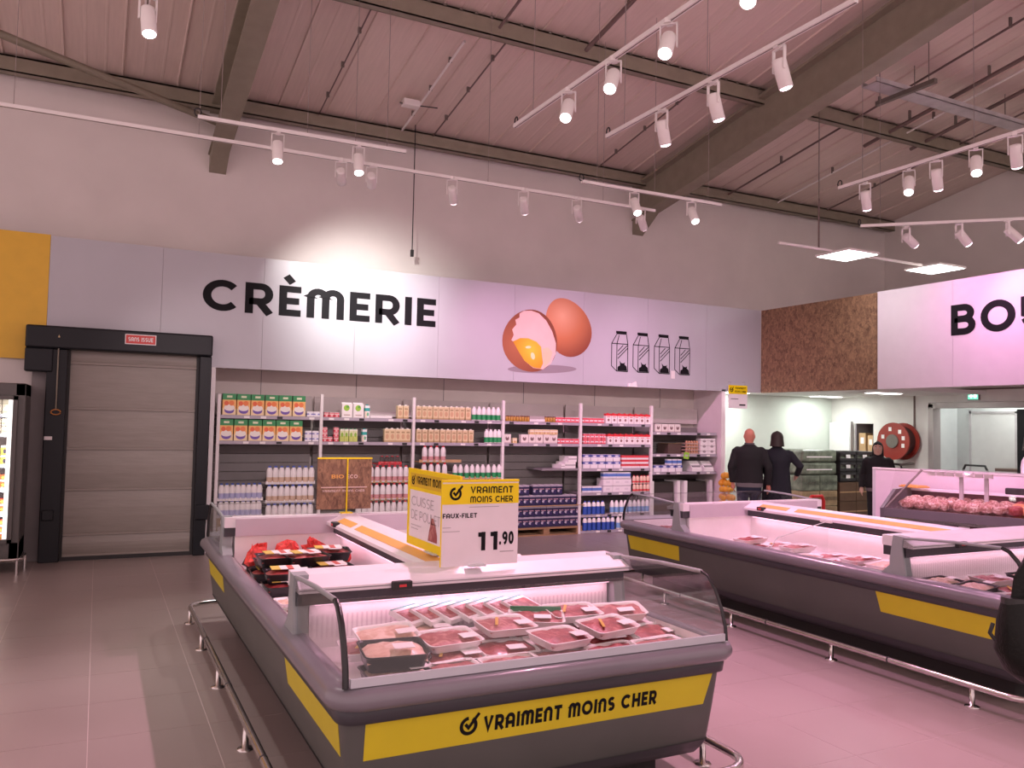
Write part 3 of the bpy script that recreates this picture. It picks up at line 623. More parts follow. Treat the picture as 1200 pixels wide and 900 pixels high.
# ---------------------------------------------------------------- refrigerated islands
def rr(x0, x1, y0, y1, r, z, n=6):
    out = []
    for cx, cy, a in ((x1-r,y1-r,0),(x0+r,y1-r,90),(x0+r,y0+r,180),(x1-r,y0+r,270)):
        for k in range(n+1):
            t = math.radians(a + 90*k/n); out.append((cx+r*math.cos(t), cy+r*math.sin(t), z))
    return out
IW, IL = 1.95, 4.40
def inset_rings(lst, r=.10):
    return [rr(i, IW-i, i, IL-i, max(.02, r - i*.6), z) for i, z in lst]
ENDPROF = [(.05,.70),(.058,.76),(.085,.84),(.13,.92),(.185,.975),(.23,.992)]
CHEEK = ENDPROF + [(.55,.984),(.80,.968),(.98,.955),(1.0,.70)]
def island(label, loc):
    t = thing('refrigerated_island', label, 'display cabinet', loc)
    MB().loft(inset_rings([(.28,0),(.28,.19)]), True).build('plinth', M_plinth, t)
    MB().loft(inset_rings([(.20,.165),(.155,.17),(.11,.23),(.085,.40),(.065,.56)]), True).build('body', M_body, t)
    MB().loft(inset_rings([(.18,.16),(.15,.165),(.125,.20),(.105,.235)]), False).build('lower_trim', M_darkband, t)
    MB().loft(inset_rings([(.07,.55),(.045,.56),(.040,.60),(.045,.612)]), False).build('dark_band', M_darkband, t)
    MB().loft(inset_rings([(.05,.605),(.015,.618),(-.002,.640),(-.004,.660),(.006,.684),(.028,.698),(.085,.703),(.108,.700),(.114,.66)], .13), False).build('rim', M_rim, t)
    lin = MB().loft(inset_rings([(.110,.699),(.125,.64),(.135,.45)], .08), False)
    lin.build('liner', M_liner, t)
    BOX(.13,IW-.13,.13,.96,.590,.610).build('end_deck', M_liner, t); BOX(.13,IW-.13,3.56,IL-.13,.590,.610).build('end_deck', M_liner, t)
    BOX(.13,IW/2-.06,1.10,3.42,.580,.600).build('well_deck', M_liner, t); BOX(IW/2+.06,IW-.13,1.10,3.42,.580,.600).build('well_deck', M_liner, t)
    # ridges
    for y0, sgn in ((1.02, -1), (3.42, 1)):
        f = (lambda d: y0 + d*(-sgn))
        def P(pts): return [(f(a), b) for a, b in pts]      # a<0 = outer side
        MB().prism(P([(-.06,.50),(-.06,.83),(.08,.83),(.08,.50)]), 'x', .135, IW-.135).build('ridge_wall', M_liner, t)
        c = MB().prism(P([(-.17,.893),(-.17,.917),(-.06,.962),(.08,.966),(.08,.893)]), 'x', .06, IW-.06).build('canopy', M_canopy, t)
        MB().prism(P([(-.171,.905),(-.172,.909),(-.168,.909),(-.168,.905)]), 'x', .06, IW-.06).build('canopy_groove', M_rim, c)
        MB().prism(P([(-.115,.828),(-.115,.894),(.07,.894),(.07,.828)]), 'x', .06, IW-.06).build('light_housing', M_darkband, t)
        MB().prism(P([(.081,.83),(.081,.955),(.092,.955),(.092,.83)]), 'x', .135, IW-.135).build('end_panel', M_lilac, t)
        v = MB()
        for k in range(70):
            x = .12 + k*(IW-.24)/70; v.add([(x,f(-.0615),.655),(x+.010,f(-.0615),.655),(x+.010,f(-.0615),.765),(x,f(-.0615),.765)], [(0,1,2,3)])
        tag(v.build('air_grille', M_vent, t), kind='stuff')
    cx = IW/2
    MB().box(cx-.06,cx+.06,1.10,3.34,.50,.84).build('ridge_wall', M_liner, t)
    lc = MB().prism([(cx-.17,.893),(cx-.17,.915),(cx-.05,.968),(cx+.05,.968),(cx+.17,.915),(cx+.17,.893)], 'y', 1.08, 3.36).build('canopy', M_canopy, t)
    MB().box(cx-.115,cx+.115,1.10,3.34,.83,.894).build('light_housing', M_darkband, t)
    def slope(u): return cx-.17+.12*u, .915+.053*u
    for (a, b) in ((1.16,2.70),(2.80,3.16)):
        (xa,za),(xb,zb) = slope(.32), slope(.78)
        MB().loft([[(xa-.002,a,za+.002),(xb-.002,a,zb+.002),(xb,a,zb),(xa,a,za)],[(xa-.002,b,za+.002),(xb-.002,b,zb+.002),(xb,b,zb),(xa,b,za)]], True, False).build('price_strip', M_orange, lc)
    def gauge(parent, x0, x1, y0, y1, z0, z1, face):
        g = BOX(x0,x1,y0,y1,z0,z1).build('thermometer', M_plinth, parent, bev=.006)
        BOX(*face).build('display', M_red_led, g)
    gauge(t, .50,.60,.818,.852,.885,.927, (.532,.568,.816,.820,.900,.912))
    gauge(t, cx-.19,cx-.14,3.05,3.13,.905,.94, (cx-.192,cx-.189,3.07,3.11,.915,.93))
    # glazed ends
    for sgn in (0, 1):
        T = (lambda pts: [(IL - a, b) for a, b in pts]) if sgn else (lambda pts: list(pts))
        outer = [(a-.006, b+.001) for a, b in ENDPROF]
        MB().prism(T(ENDPROF + outer[::-1]), 'x', .075, IW-.075).build('curved_front_glass', M_glass, t)
        bs = T([(.035,.702),(.035,.735),(.047,.735),(.060,.702)])
        MB().prism(bs, 'x', .08, IW-.08).build('glass_foot', mat('glass_foot_pale', (.62,.64,.70), .3), t)
        for x0, inner in ((.06, 1), (IW-.066, -1)):
            ck = MB().prism(T(CHEEK), 'x', x0, x0+.006).build('side_glass', M_cheek, t)
            pts = T(CHEEK[5:9]); MB().tube([(x0+.003, a, b) for a, b in pts], .011, 6).build('top_rail', M_bracket, ck)
            pts = T(CHEEK[0:6]); MB().tube([(x0+.003, a-.003, b) for a, b in pts], .013 if inner > 0 else .009, 6).build('edge_seal', M_glassedge, ck)
            br = T([(.90,.70),(.915,.80),(.93,.90),(.92,.968),(1.0,.972),(1.02,.86),(1.03,.76),(1.10,.70)])
            MB().prism(br, 'x', x0-.012 if inner > 0 else x0-.052, x0+.058 if inner > 0 else x0+.018).build('bracket', M_bracket, t)
    # yellow strips, slightly proud of the body
    def strip(pts, name='yellow_strip'):
        mb = MB(); k = len(pts)//2; mb.loft([pts[:4], pts[4:]], True, False); return mb.build(name, M_yellow, t)
    def sx(z): return .085 - (z-.40)*.125
    for side in (0, 1):
        for (a, b, sl) in ((.16,1.16,.03),(3.42,4.26,-.03)):
            X = (lambda z, e: (sx(z)-e) if side == 0 else IW-(sx(z)-e))
            q = [(X(.41,.002),a,.41),(X(.41,.002),b-.03,.41),(X(.552,.002),b,.552),(X(.552,.002),a-.01,.552)]
            q2 = [(X(p[2],-.02),p[1],p[2]) for p in q]
            strip(q + q2)
    for side in (0, 1):
        Y = (lambda z, e: (sx(z)-e) if side == 0 else IL-(sx(z)-e))
        q = [(.15,Y(.41,.002),.41),(IW-.17,Y(.41,.002),.41),(IW-.13,Y(.552,.002),.552),(.15,Y(.552,.002),.552)]
        s = strip(q + [(p[0],Y(p[2],-.02),p[2]) for p in q])
        if side == 0:
            u = (1,0,0); vv = (0,-.125,.99)
            mb = MB(); check_mark(mb, (.535,Y(.445,.0035),.445), u, vv, .088); mb.build('logo_mark', M_black, s); mb = MB(); text(mb, 'VRAIMENT MOINS CHER', (.645,Y(.450,.0035),.450), u, vv, .86, .064, w=.245, gap=.15)
            mb.build('lettering', M_black, s)
    # bumper rail
    rail = rr(-.055, IW+.055, -.02, IL+.055, .16, .13, 5); rail.append(rail[0])
    b = MB().tube(rail, .021, 8, False).build('bumper_rail', M_inox, t)
    pm_ = MB().lathe([(.045,0),(.045,.006),(.016,.008),(.016,.125)], 8).mesh('bumper_post'); pm_.materials.append(M_inox)
    for px in (-.055, IW+.055):
        for py in (.35,1.45,2.53,3.46,4.3):
            o = bpy.data.objects.new('bumper_post', pm_); COL.objects.link(o); o.location = (px, py, 0); o.parent = b
    for px in (.4,1.0,1.6):
        for py in (-.02, IL+.055):
            o = bpy.data.objects.new('bumper_post', pm_); COL.objects.link(o); o.location = (px, py, 0); o.parent = b
    jm = MB().tube([(0,0,0),(.0,.012,0)], .0225, 8).mesh('rail_joint'); jm.materials.append(M_darkband)
    for px, py in ((-.055,.95),(-.055,2.1),(-.055,3.2),(IW+.055,.6)):
        o = bpy.data.objects.new('rail_joint', jm); COL.objects.link(o); o.location = (px, py, .13); o.parent = b
    # tubes under the canopies
    L0 = Vector(loc)
    def tubelamp(x, y, sx_, sy_, aim, pw):
        MB().box(x-sx_/2, x+sx_/2, y-sy_/2, y+sy_/2, .822, .828).build('light_tube', mat('tube_glow', (1,1,1), .3, emit=MEAT, estr=1.6), t)
        o = lamp('AREA', 'canopy_tube', L0 + Vector((x, y, .818)), pw, MEAT, L0 + Vector(aim), shape='RECTANGLE', size=max(sx_, .02), size_y=max(sy_, .02))
        o.rotation_euler = (0, 0, 0)
    tubelamp(IW/2, .925, IW-.3, .02, (IW/2,.7,.5), P_WELL); tubelamp(IW/2, IL-.895, IW-.3, .02, (IW/2,IL-.7,.5), P_WELL*.6)
    tubelamp(cx-.10, 2.22, .02, 2.1, (cx-.3,2.22,.4), P_WELL); tubelamp(cx+.10, 2.22, .02, 2.1, (cx+.3,2.22,.4), P_WELL)
    return t
I1 = (.80, 3.00, 0); I2 = (4.985, 3.00, 0)
isl1 = island('grey refrigerated island in front with yellow VRAIMENT MOINS CHER band', I1)
isl2 = island('grey refrigerated island across the aisle at right, partly cut by the picture edge', I2)
MB().prism([(.13,.70),(.20,.78),(.80,.90),(.80,.50),(.13,.50)], 'y', 2.26, 2.265).build('divider_pane', M_glass, isl2)
MB().tube([(.13,2.262,.70),(.20,2.262,.78),(.80,2.262,.90)], .004, 5).build('divider_edge', M_edge, isl2)
BOX(cx_ := .975-.19, .975-.165, 2.22, 2.34, .885, .91).build('ridge_label', M_white, isl2)

# ---------------------------------------------------------------- meat trays
def tray_mesh(hx, hy, h):
    mb = MB(); r = .025
    R = lambda k, z, e=0: rr(-hx*k-e, hx*k+e, -hy*k-e, hy*k+e, r, z, 3)
    mb.loft([R(.86,0), R(.96,h*.85), R(1.0,h), R(1.0,h+.003,.004), R(.96,h+.003), R(.92,h*.8), R(.84,h*.45)], True)
    return mb
def meat_mesh(hx, hy, h, seed, rough=.010):
    rnd = random.Random(seed); mb = MB(); nx, ny = 9, 7; V = []
    for j in range(ny):
        for i in range(nx):
            u, v = i/(nx-1)*2-1, j/(ny-1)*2-1
            e = max(0, 1-(abs(u)**4 + abs(v)**4)*.55)
            V.append((u*hx*.90, v*hy*.90, h*.55 + h*.5*e + (rnd.random()-.5)*rough))
    mb.add(V, [(j*nx+i, j*nx+i+1, (j+1)*nx+i+1, (j+1)*nx+i) for j in range(ny-1) for i in range(nx-1)], True)
    return mb
def meat_mat(name, c1, c2, c3, sc=18):
    m = bpy.data.materials.new(name); m.use_nodes = True; nt = m.node_tree; N = nt.nodes; L = nt.links; b = N['Principled BSDF']
    b.inputs['Roughness'].default_value = .45; b.inputs['Coat Weight'].default_value = .2; b.inputs['Coat Roughness'].default_value = .15
    tc = N.new('ShaderNodeTexCoord'); oi = N.new('ShaderNodeObjectInfo'); ad = N.new('ShaderNodeVectorMath'); L.new(tc.outputs['Object'], ad.inputs[0]); L.new(oi.outputs['Random'], ad.inputs[1])
    n = N.new('ShaderNodeTexNoise'); n.inputs['Scale'].default_value = sc; n.inputs['Detail'].default_value = 3; n.inputs['Distortion'].default_value = 1.2; L.new(ad.outputs[0], n.inputs['Vector'])
    cr = N.new('ShaderNodeValToRGB'); e = cr.color_ramp.elements; e[0].position = .36; e[0].color = (*c1,1); e[1].position = .66; e[1].color = (*c3,1); k = e.new(.52); k.color = (*c2,1)
    L.new(n.outputs[0], cr.inputs[0]); L.new(cr.outputs[0], b.inputs['Base Color']); return m
M_beef = meat_mat('beef', (.24,.025,.03), (.34,.05,.05), (.48,.15,.14))
M_veal = meat_mat('veal', (.30,.07,.07), (.40,.12,.11), (.56,.25,.22))
M_pale = meat_mat('pale_meat', (.62,.38,.28), (.72,.50,.38), (.80,.62,.52))
M_traywhite = mat('tray_white', (.86,.84,.83), .35); M_trayblack = mat('tray_black', (.012,.012,.014), .3); M_film = glass('cling_film', (.98,.98,.98), .8, .12)
M_stick = mat('price_sticker', (.88,.86,.86), .4); M_green = mat('green_edge', (.02,.22,.09), .4)
TR = {}
def tray(kind, loc, rz, label, rx=0.0, ry=0.0, group=None, lab=True):
    hx, hy, h, tm_, mm = {'beef': (.138,.098,.036,M_traywhite,M_beef), 'veal': (.138,.098,.036,M_traywhite,M_veal), 'pale': (.135,.098,.038,M_traywhite,M_pale),
                          'black': (.135,.095,.065,M_trayblack,M_pale), 'blackbeef': (.14,.10,.06,M_trayblack,M_beef), 'small': (.09,.065,.03,M_traywhite,M_beef)}[kind]
    var = random.randrange(3); key = (kind, var)
    if key not in TR:
        o = tray_mesh(hx,hy,h).build('meat_tray', tm_); tag(o, 'x', 'meat tray')
        meat_mesh(hx*1.02,hy*1.02,h*1.05,hash(kind) % 97 + var*13).build('meat', mm, o)
        x0 = hx*.25 if var else -hx*.1
        MB().prism([(x0,-hy*.75),(x0+.085,-hy*.75),(x0+.085,-hy*.75+.055),(x0,-hy*.75+.055)], 'z', h*1.35+.002, h*1.35+.004).build('price_sticker', M_stick, o)
        if var == 1 and kind in ('veal','beef'): MB().prism([(-hx*.6,-hy*.5),(-hx*.5,-hy*.55),(-hx*.1,hy*.4),(-hx*.2,hy*.45)], 'z', h*1.35, h*1.35+.002).build('origin_sticker', mat('gold_sticker', (.72,.45,.08), .4), o)
        TR[key] = o; c = o
    else: c = copy_tree(TR[key])
    place(c, loc, rz, label, group, rx, ry); return c
ORD = ['first','second','third','fourth','fifth','sixth','seventh','eighth','ninth']
def W1(x, y, z): return (I1[0]+x, I1[1]+y, z)
rows = [(.25,.622,'front'),(.44,.637,'second'),(.63,.652,'third'),(.81,.668,'back')]
for r, (y, z, rn) in enumerate(rows):
    n = 6
    for i in range(n):
        x = .33 + i*.268 + (.06 if r % 2 else 0) + random.uniform(-.015,.015)
        if r == 0 and i == 0: kind = 'black'
        elif r == 1 and i == 0: kind = 'black'
        elif r == 3 and i in (0, 2, 3): continue
        elif i <= 1: kind = 'veal' if r < 3 else 'pale'
        elif i <= 3: kind = random.choice(['veal','beef','veal'])
        else: kind = random.choice(['beef','beef','veal'])
        look = {'black': 'black tray of pale meat', 'veal': 'white tray of pale red meat', 'pale': 'white tray of beige meat', 'beef': 'white tray of red beef'}[kind]
        tray(kind, W1(x, y+random.uniform(-.01,.01), z), random.uniform(-.18,.18), f'{look} in the front cabinet end, {rn} row, {ORD[i]} from left', rx=.10+random.uniform(-.03,.03), group='meat trays in the front cabinet end')
top = [('black',.32,.27,0.707,'black film sealed tray of pale meat stacked at the front left glass'),('veal',.66,.50,0.694,'white tray of pale red meat on top, left of centre, front cabinet end'),
       ('veal',.98,.58,0.710,'white tray of pale red meat on top, middle of front cabinet end'),('beef',1.16,.36,0.687,'white tray of beef with a gold mark near the front glass, centre'),
       ('beef',1.48,.44,0.692,'white tray of bright beef on top, right of centre in the front cabinet end'),('beef',1.42,.68,0.714,'white tray of beef on top behind right of centre, front cabinet end'),
       ('veal',1.66,.62,0.710,'white tray of pink meat on top near the right side glass'),('pale',.40,.60,0.712,'white tray of beige meat on top behind the black trays')]
for k, x, y, z, lb in top: tray(k, W1(x,y,z), random.uniform(-.3,.3), lb, rx=.12, ry=random.uniform(-.06,.06), group='meat trays in the front cabinet end')
# leaning packs with green edges at the back and one green edged tray
lp = MB().box(-.10,.10,-.012,.012,0,.15)
pk0 = lp.build('leaning_pack', M_traywhite); tag(pk0, 'x', 'meat pack', 'packs leaning at the back of the front cabinet end'); BOX(-.10,.10,-.0135,-.012,.142,.15).build('green_edge', mat('teal_edge', (.05,.40,.36), .4), pk0); BOX(-.085,.085,-.0135,-.012,.02,.12).build('meat', M_veal, pk0)
for i in range(7):
    c = pk0 if i == 0 else copy_tree(pk0)
    place(c, W1(.66+i*.10, .80, .725), .55, f'leaning pack with teal edge, front cabinet end, {ORD[i]} from left', 'packs leaning at the back of the front cabinet end', rx=-1.25)
ge = tray('beef', W1(1.20,.66,.705), -.45, 'white meat tray with a dark green edge in the middle of the front cabinet end', rx=.1)
MB().box(-.13,.13,.088,.098,.03,.055).build('green_edge', M_green, ge)

# left well: black trays, white trays, red nets
blk = [(.30,2.30, .605,.05),(.60,2.36, .605,-.08),(.31,2.34,.675,-.05),(.62,2.40,.675,.08),(.30,2.78, .605,.0),(.62,2.84, .605,.1),(.33,2.80,.675,.1),(.64,2.84,.675,-.06),(.47,2.52,.742,.2),(.66,2.66,.742,-.1),(.30,2.55,.742,.05)]
nm = ['bottom layer near left','bottom layer near right','second layer near left','second layer near right','bottom layer far left','bottom layer far right','second layer far left','second layer far right','top layer centre','top layer right','top layer left']
for (x,y,z,a), n_ in zip(blk, nm):
    c = tray('blackbeef', W1(x,y,z), a, f'black meat tray with printed sleeve in the left well pile, {n_}', group='black trays in the left well', rx=.05)
    MB().box(-.10,.08,-.05,.05,.083,.087).build('sleeve', print_mat('sleeve_print', (.86,.82,.80), [('rect',.0,.3,-1,2,(.72,.55,.10)),('rect',.55,.75,-1,2,(.62,.12,.10))]), c)
wt = [(.30,1.36, .605,.1,'pale','nearest left'),(.58,1.40, .605,-.1,'veal','nearest right'),(.30,1.62, .605,-.05,'veal','second row left'),(.60,1.66, .605,.1,'pale','second row right'),(.30,1.90, .605,.1,'pale','third row left'),(.58,1.92, .605,0,'veal','third row right'),(.33,1.66,.655,.2,'pale','on top at left')]
for x,y,z,a,k,n_ in wt: tray(k, W1(x,y,z), a, f'white meat tray in the left well before the black trays, {n_}', group='white trays in the left well')
M_net = mat('red_net', (.72,.05,.04), .5, var=.3, scale=40, bump=.6)
for i, (x,y,s) in enumerate(((.24,2.98,.9),(.46,3.20,.9),(.68,3.12,1.0),(.26,3.22,.85),(.83,2.92,.6))):
    rnd = random.Random(i+5); mb = MB(); rings = []
    for k, (r, z) in enumerate(((.06,0),(.085,.03),(.08,.07),(.06,.10),(.03,.125))):
        rings.append([(r*s*(1+rnd.uniform(-.5,.35))*math.cos(2*math.pi*j/13), r*s*(1+rnd.uniform(-.5,.35))*math.sin(2*math.pi*j/13), (z+(rnd.uniform(-.03,.05) if k > 1 else 0))*s) for j in range(13)])
    mb.loft(rings, True, False); o = mb.build('red_net_bag', M_net, None, W1(x,y,.672)); o.rotation_euler = (rnd.uniform(-.4,.4), rnd.uniform(-.5,.5), rnd.uniform(0,3))
    tag(o, ['red crumpled net bag at the left corner behind the black trays','red net bag behind the black trays, second from the left glass','largest red net bag behind the middle of the black trays','red net bag pressed against the rear panel of the left well','small red bag tip beside the long ridge behind the black trays'][i], 'bag', 'red bags in the left well')
    BOX(-.07*s,.07*s,-.05*s,.05*s,-.065,0).build('tray', M_trayblack, o)
# right well of the front island: standing packs seen over the canopy
for i in range(9):
    c = copy_tree(pk0); m = [M_veal, M_beef, M_liner][i % 3]
    c.data = c.data
    place(c, W1(1.10+.085*i, 2.45-.03*i, .605), .15, f'white pack standing in the right well of the front island, {ORD[i]} from the ridge', 'packs standing in the right well', rx=.35)
    c.scale = (1.0, 1.6, 1.25)
# right island trays
def W2(x, y, z): return (I2[0]+x, I2[1]+y, z)
spots = [(.34,2.95, .605,'veal'),(.58,3.02, .605,'beef'),(.36,2.68, .605,'beef'),(.62,2.70, .605,'veal'),(.34,2.42, .605,'veal'),(.60,2.44, .605,'pale'),(.34,2.10, .605,'pale'),(.60,2.05, .605,'veal'),
         (.33,1.80, .605,'beef'),(.60,1.78, .605,'pale'),(.33,1.52, .605,'beef'),(.60,1.50, .605,'pale'),(.34,1.27, .605,'pale'),(.62,1.26, .605,'veal'),(.42,2.82,.655,'beef'),(.45,1.62,.655,'beef'),(.42,1.36,.655,'pale'),(.48,2.30,.655,'veal')]
for i, (x,y,z,k) in enumerate(spots):
    where = f'{ORD[i//2]} pair from the far end, ' + ('by the aisle' if i % 2 == 0 else 'by the ridge') if i < 14 else ['on top at the far end','on top by the third pair from the near end','on top nearest the grey bracket','on top mid way'][i-14]
    tray(k, W2(x,y,z), random.uniform(-.3,.3), f'right island long well meat tray, {where}', group='meat trays in the right island', ry=-.05)
for i, (x,y,z,k) in enumerate(((.30,.80,.58,'black'),(.34,.58,.58,'black'),(.55,.75,.58,'beef'),(.62,.50,.58,'veal'),(.86,.62,.58,'veal'),(.90,.80,.58,'beef'),(.62,.66,.63,'veal'),(.85,.48,.62,'veal'),(1.1,.7,.58,'black'),(1.1,.5,.58,'veal'),(.40,.32,.58,'veal'))):
    tray(k, W2(x,y,z+.033), random.uniform(-.4,.4), 'right island near end meat tray, ' + ['farthest left','second on the left','third, beef beside the bracket','pink one before the middle','pink one in the middle','beef at the back in the middle','stacked pink one on top','stacked pink one at front','black one to the right','pink one to the right','front one by the aisle glass'][i], group='meat trays in the right island end', rx=.06)
for i, (x,y,k) in enumerate(((.5,3.85,'veal'),(.8,3.9,'pale'),(.4,4.08,'veal'))):
    tray(k, W2(x,y,.612), .3*i, f'meat tray in the far glazed end of the right island, {ORD[i]} from the aisle', group='meat trays in the far end', rx=-.05)
for i, (x,y,k) in enumerate(((.5,3.85,'veal'),(.8,3.9,'pale'),(1.2,4.0,'beef'))):
    tray(k, W1(x,y,.612), .3*i, f'meat tray in the far glazed end of the front island, {ORD[i]} from the left', group='meat trays in the far end of the front island', rx=-.05)
# ---------------------------------------------------------------- dairy shelving
rk = thing('dairy_shelving', 'long grey shelving with white posts in the alcove under the dairy fascia', 'shelving', (1.35,11.05,0))
RX = [.025,1.34,2.655,4.07,5.425,6.785,8.17]
for i, x in enumerate(RX[:-1]): MB().box(x-.02,x+.02,0,.05,0,2.04 if i else 2.0).build('post', M_postwhite, rk, bev=.004)
for i in range(6):
    a, b = RX[i]+.02, RX[i+1]-.02
    zs = [1.735,1.405] if i < 4 else ([1.735,1.405,1.02,.64,.30,.05] if i == 4 else [1.612,1.25,.955])
    for z in zs:
        s = MB().box(a,b,.02,.52,z-.03,z).build('shelf', M_shelf, rk); BOX(a,b,.008,.02,z-.045,z-.004).build('price_rail', M_shelfedge, s)
        for k in range(6):
            if (k*7+i*3) % 4: BOX(a+.08+k*.21, a+.15+k*.21, .004,.008, z-.040, z-.010).build('price_tag', M_white if (k+i) % 3 else M_plinth, s)
    BOX(a,b,.53,.55,1.76,2.02).build('upper_back_panel', mat('upper_back', (.50,.45,.43), .4), rk)
    nb = 14
    sl = MB()
    for k in range(nb): sl.box(a,b,.53,.56,.02+k*.12,.02+k*.12+.112)
    tag(sl.build('back_slats', M_backpanel, rk), kind='stuff')
BOX(RX[3]+.68,RX[4]-.02,.02,.52,.99,1.02).build('shelf', M_shelf, rk)

def pack(name, w, d, h, m, cat, parts=()):
    o = BOX(-w/2,w/2,0,d,0,h).build(name, m); tag(o, 'x', cat)
    for (nm_, bx_, mm) in parts: BOX(*bx_).build(nm_, mm, o)
    return o
USED = set()
LY = ['bottom','second','third','top']
NTH = ['first','second','third','fourth','fifth','sixth','seventh','eighth','ninth','tenth','eleventh','twelfth','thirteenth','fourteenth']
def put(proto, x, y, z, label, group, rz=0.0):
    if proto.name not in USED: USED.add(proto.name); c = proto
    else: c = copy_tree(proto)
    return place(c, (x,y,z), rz, label, group)
def rowof(proto, x0, x1, n, z, label, group, y=11.075, depth=1, dy=.08, jit=.006):
    for k in range(n):
        for r in range(depth):
            put(proto, x0 + (x1-x0)*(k+.5)/n + random.uniform(-jit,jit)*.5, y + r*dy + random.uniform(0,.012), z, label + (f', {NTH[k]} from left' if n > 1 else ''), group, random.uniform(-.04,.04))
def bottle(name, h, r, cap, body, band=None, bz=(.1,.5), capz=.0):
    mb = MB().lathe([(r*.9,0),(r,h*.02),(r,h*.66),(r*.92,h*.78),(r*.66,h*.89),(r*.44,h*.93),(r*.42,h*.97)], 10)
    o = mb.build(name, body); tag(o, 'x', 'bottle')
    MB().lathe([(r*.50,h*.92),(r*.50,h),(r*.42,h*1.01)], 8).build('cap', cap, o)
    if band: MB().lathe([(r*1.01,h*bz[0]),(r*1.01,h*bz[1])], 10, caps=False).build('label_band', band, o)
    return o
C = lambda n, c, r=.45: mat('print_'+n, c, r)
G_, B_, R_, W_ = C('green',(.02,.30,.10)), C('blue',(.03,.09,.42)), C('red',(.66,.03,.05)), C('white',(.86,.83,.83))
# boxes of fruit puree
puree = pack('puree_box', .165,.09,.27, print_mat('puree_print', (.90,.50,.16), [('band',.0,.30,(.88,.70,.42)),('ell',.5,.22,.36,.16,(.16,.09,.42)),('ell',.5,.34,.40,.15,(.90,.86,.80)),('ell',.28,.55,.17,.11,(.80,.14,.05)),('ell',.66,.56,.20,.12,(.84,.22,.06)),('band',.72,1.1,(.03,.28,.09)),('rect',.3,.7,.82,.92,(.75,.80,.55))]), 'carton')
bands_top = BOX(-.08,.08,.001,.089,.27,.272).build('flap', G_, puree)
rowof(puree, 1.415,2.48,6,1.735, 'green topped bowl box on the left top shelf','boxes on the top shelf at left')
rowof(puree, 1.39,2.455,6,1.405, 'green topped bowl box on the left second shelf','boxes on the second shelf at left')
smallblue = pack('yogurt_pack', .085,.08,.065, print_mat('smallblue_print', (.82,.80,.84), [('band',.35,.65,(.25,.25,.55)),('ell',.5,.6,.2,.25,(.8,.8,.9))]), 'pack', [('lid',(-.04,.04,.002,.078,.065,.069),W_)])
rowof(smallblue, 2.50,2.67,2,1.735,'small blue and white pack on the top shelf beside bowl boxes','small packs on the top shelf, first bay')
for lv in (0,1): rowof(smallblue, 2.48,2.67,2,1.405+lv*.07,f'small blue and white pack, {LY[lv]} layer, second shelf beside bowl boxes','small packs on the second shelf, first bay')
smallred = pack('dessert_pack', .062,.06,.06, print_mat('smallred_print', (.70,.05,.09), [('band',.55,.8,(.85,.62,.60)),('ell',.5,.3,.25,.2,(.85,.5,.5))]), 'pack', [('lid',(-.03,.03,.002,.058,.06,.064),W_)])
rowof(smallred, 2.73,2.94,3,1.735,'small red pack left of the leaf cartons, top shelf','red packs on the top shelf, second bay')
for lv in (0,1,2):
    rowof(smallred, 2.72,2.78,1,1.405+lv*.064,f'small red pack, {LY[lv]} in the pile by the second post, second shelf','red packs on the second shelf, second bay')
    rowof(smallred, 2.87,2.94,1,1.405+lv*.064,f'small red pack, {LY[lv]} in the pile by the green cartons, second shelf','red packs on the second shelf by green cartons')
rowof(smallred, 2.785,2.86,1,1.405,'single low red pack between the two red piles on the second shelf','red packs on the second shelf middle')
soy = pack('soya_carton', .145,.09,.19, print_mat('soy_print', (.86,.82,.80), [('ell',.45,.68,.28,.22,(.32,.58,.06)),('ell',.55,.78,.14,.10,(.12,.40,.05)),('rect',.2,.8,.12,.22,(.55,.45,.42))]), 'carton', [('gable_fold',(-.07,.07,.04,.05,.19,.205),W_)])
rowof(soy, 2.965,3.285,2,1.735,'large white carton with green leaf print on the top shelf, second bay','white leaf cartons')
teal = pack('teal_carton', .065,.065,.17, print_mat('teal_print', (.84,.84,.84), [('band',.55,.8,(.03,.40,.36)),('rect',.0,.4,.0,.55,(.8,.7,.55)),('ell',.6,.3,.25,.15,(.2,.5,.3))]), 'carton', [('cap',(-.015,.015,.02,.045,.17,.185),C('teal',(.03,.35,.33)))])
put(teal, 3.33,11.08,1.735,'narrow white and teal carton on the top shelf beside the leaf cartons','teal cartons'); put(teal, 3.30,11.08,1.405,'white and teal carton standing alone on the second shelf','teal cartons')
tray0 = MB().box(-.16,.16,0,.3,0,.008).box(-.16,-.155,0,.3,0,.04).box(.155,.16,0,.3,0,.04).box(-.16,.16,0,.005,0,.035).build('empty_tray', W_); tag(tray0, 'x', 'tray')
put(tray0, 3.53,11.08,1.735,'empty white shelf tray on the top shelf between cartons, second bay','empty trays'); put(tray0, 6.0,11.08,1.735,'empty white shelf tray between brown jars on the top shelf','empty trays')
green4 = pack('green_carton', .056,.06,.17, print_mat('green4_print', (.70,.74,.42), [('band',.0,.45,(.55,.62,.15)),('ell',.5,.55,.3,.18,(.25,.48,.05)),('band',.86,1.1,(.82,.84,.7))]), 'carton', [('cap',(-.012,.012,.02,.04,.17,.18),G_)])
rowof(green4, 2.955,3.20,4,1.405,'slim green carton on the second shelf, second bay','green cartons on the second shelf')
beige = pack('beige_carton', .078,.07,.185, print_mat('beige_print', (.72,.58,.34), [('band',.0,.12,(.50,.36,.18)),('ell',.5,.42,.30,.20,(.60,.38,.22)),('rect',.2,.8,.68,.80,(.40,.30,.15)),('band',.92,1.1,(.80,.72,.5))]), 'carton', [('cap',(-.013,.013,.02,.045,.185,.197),W_)])
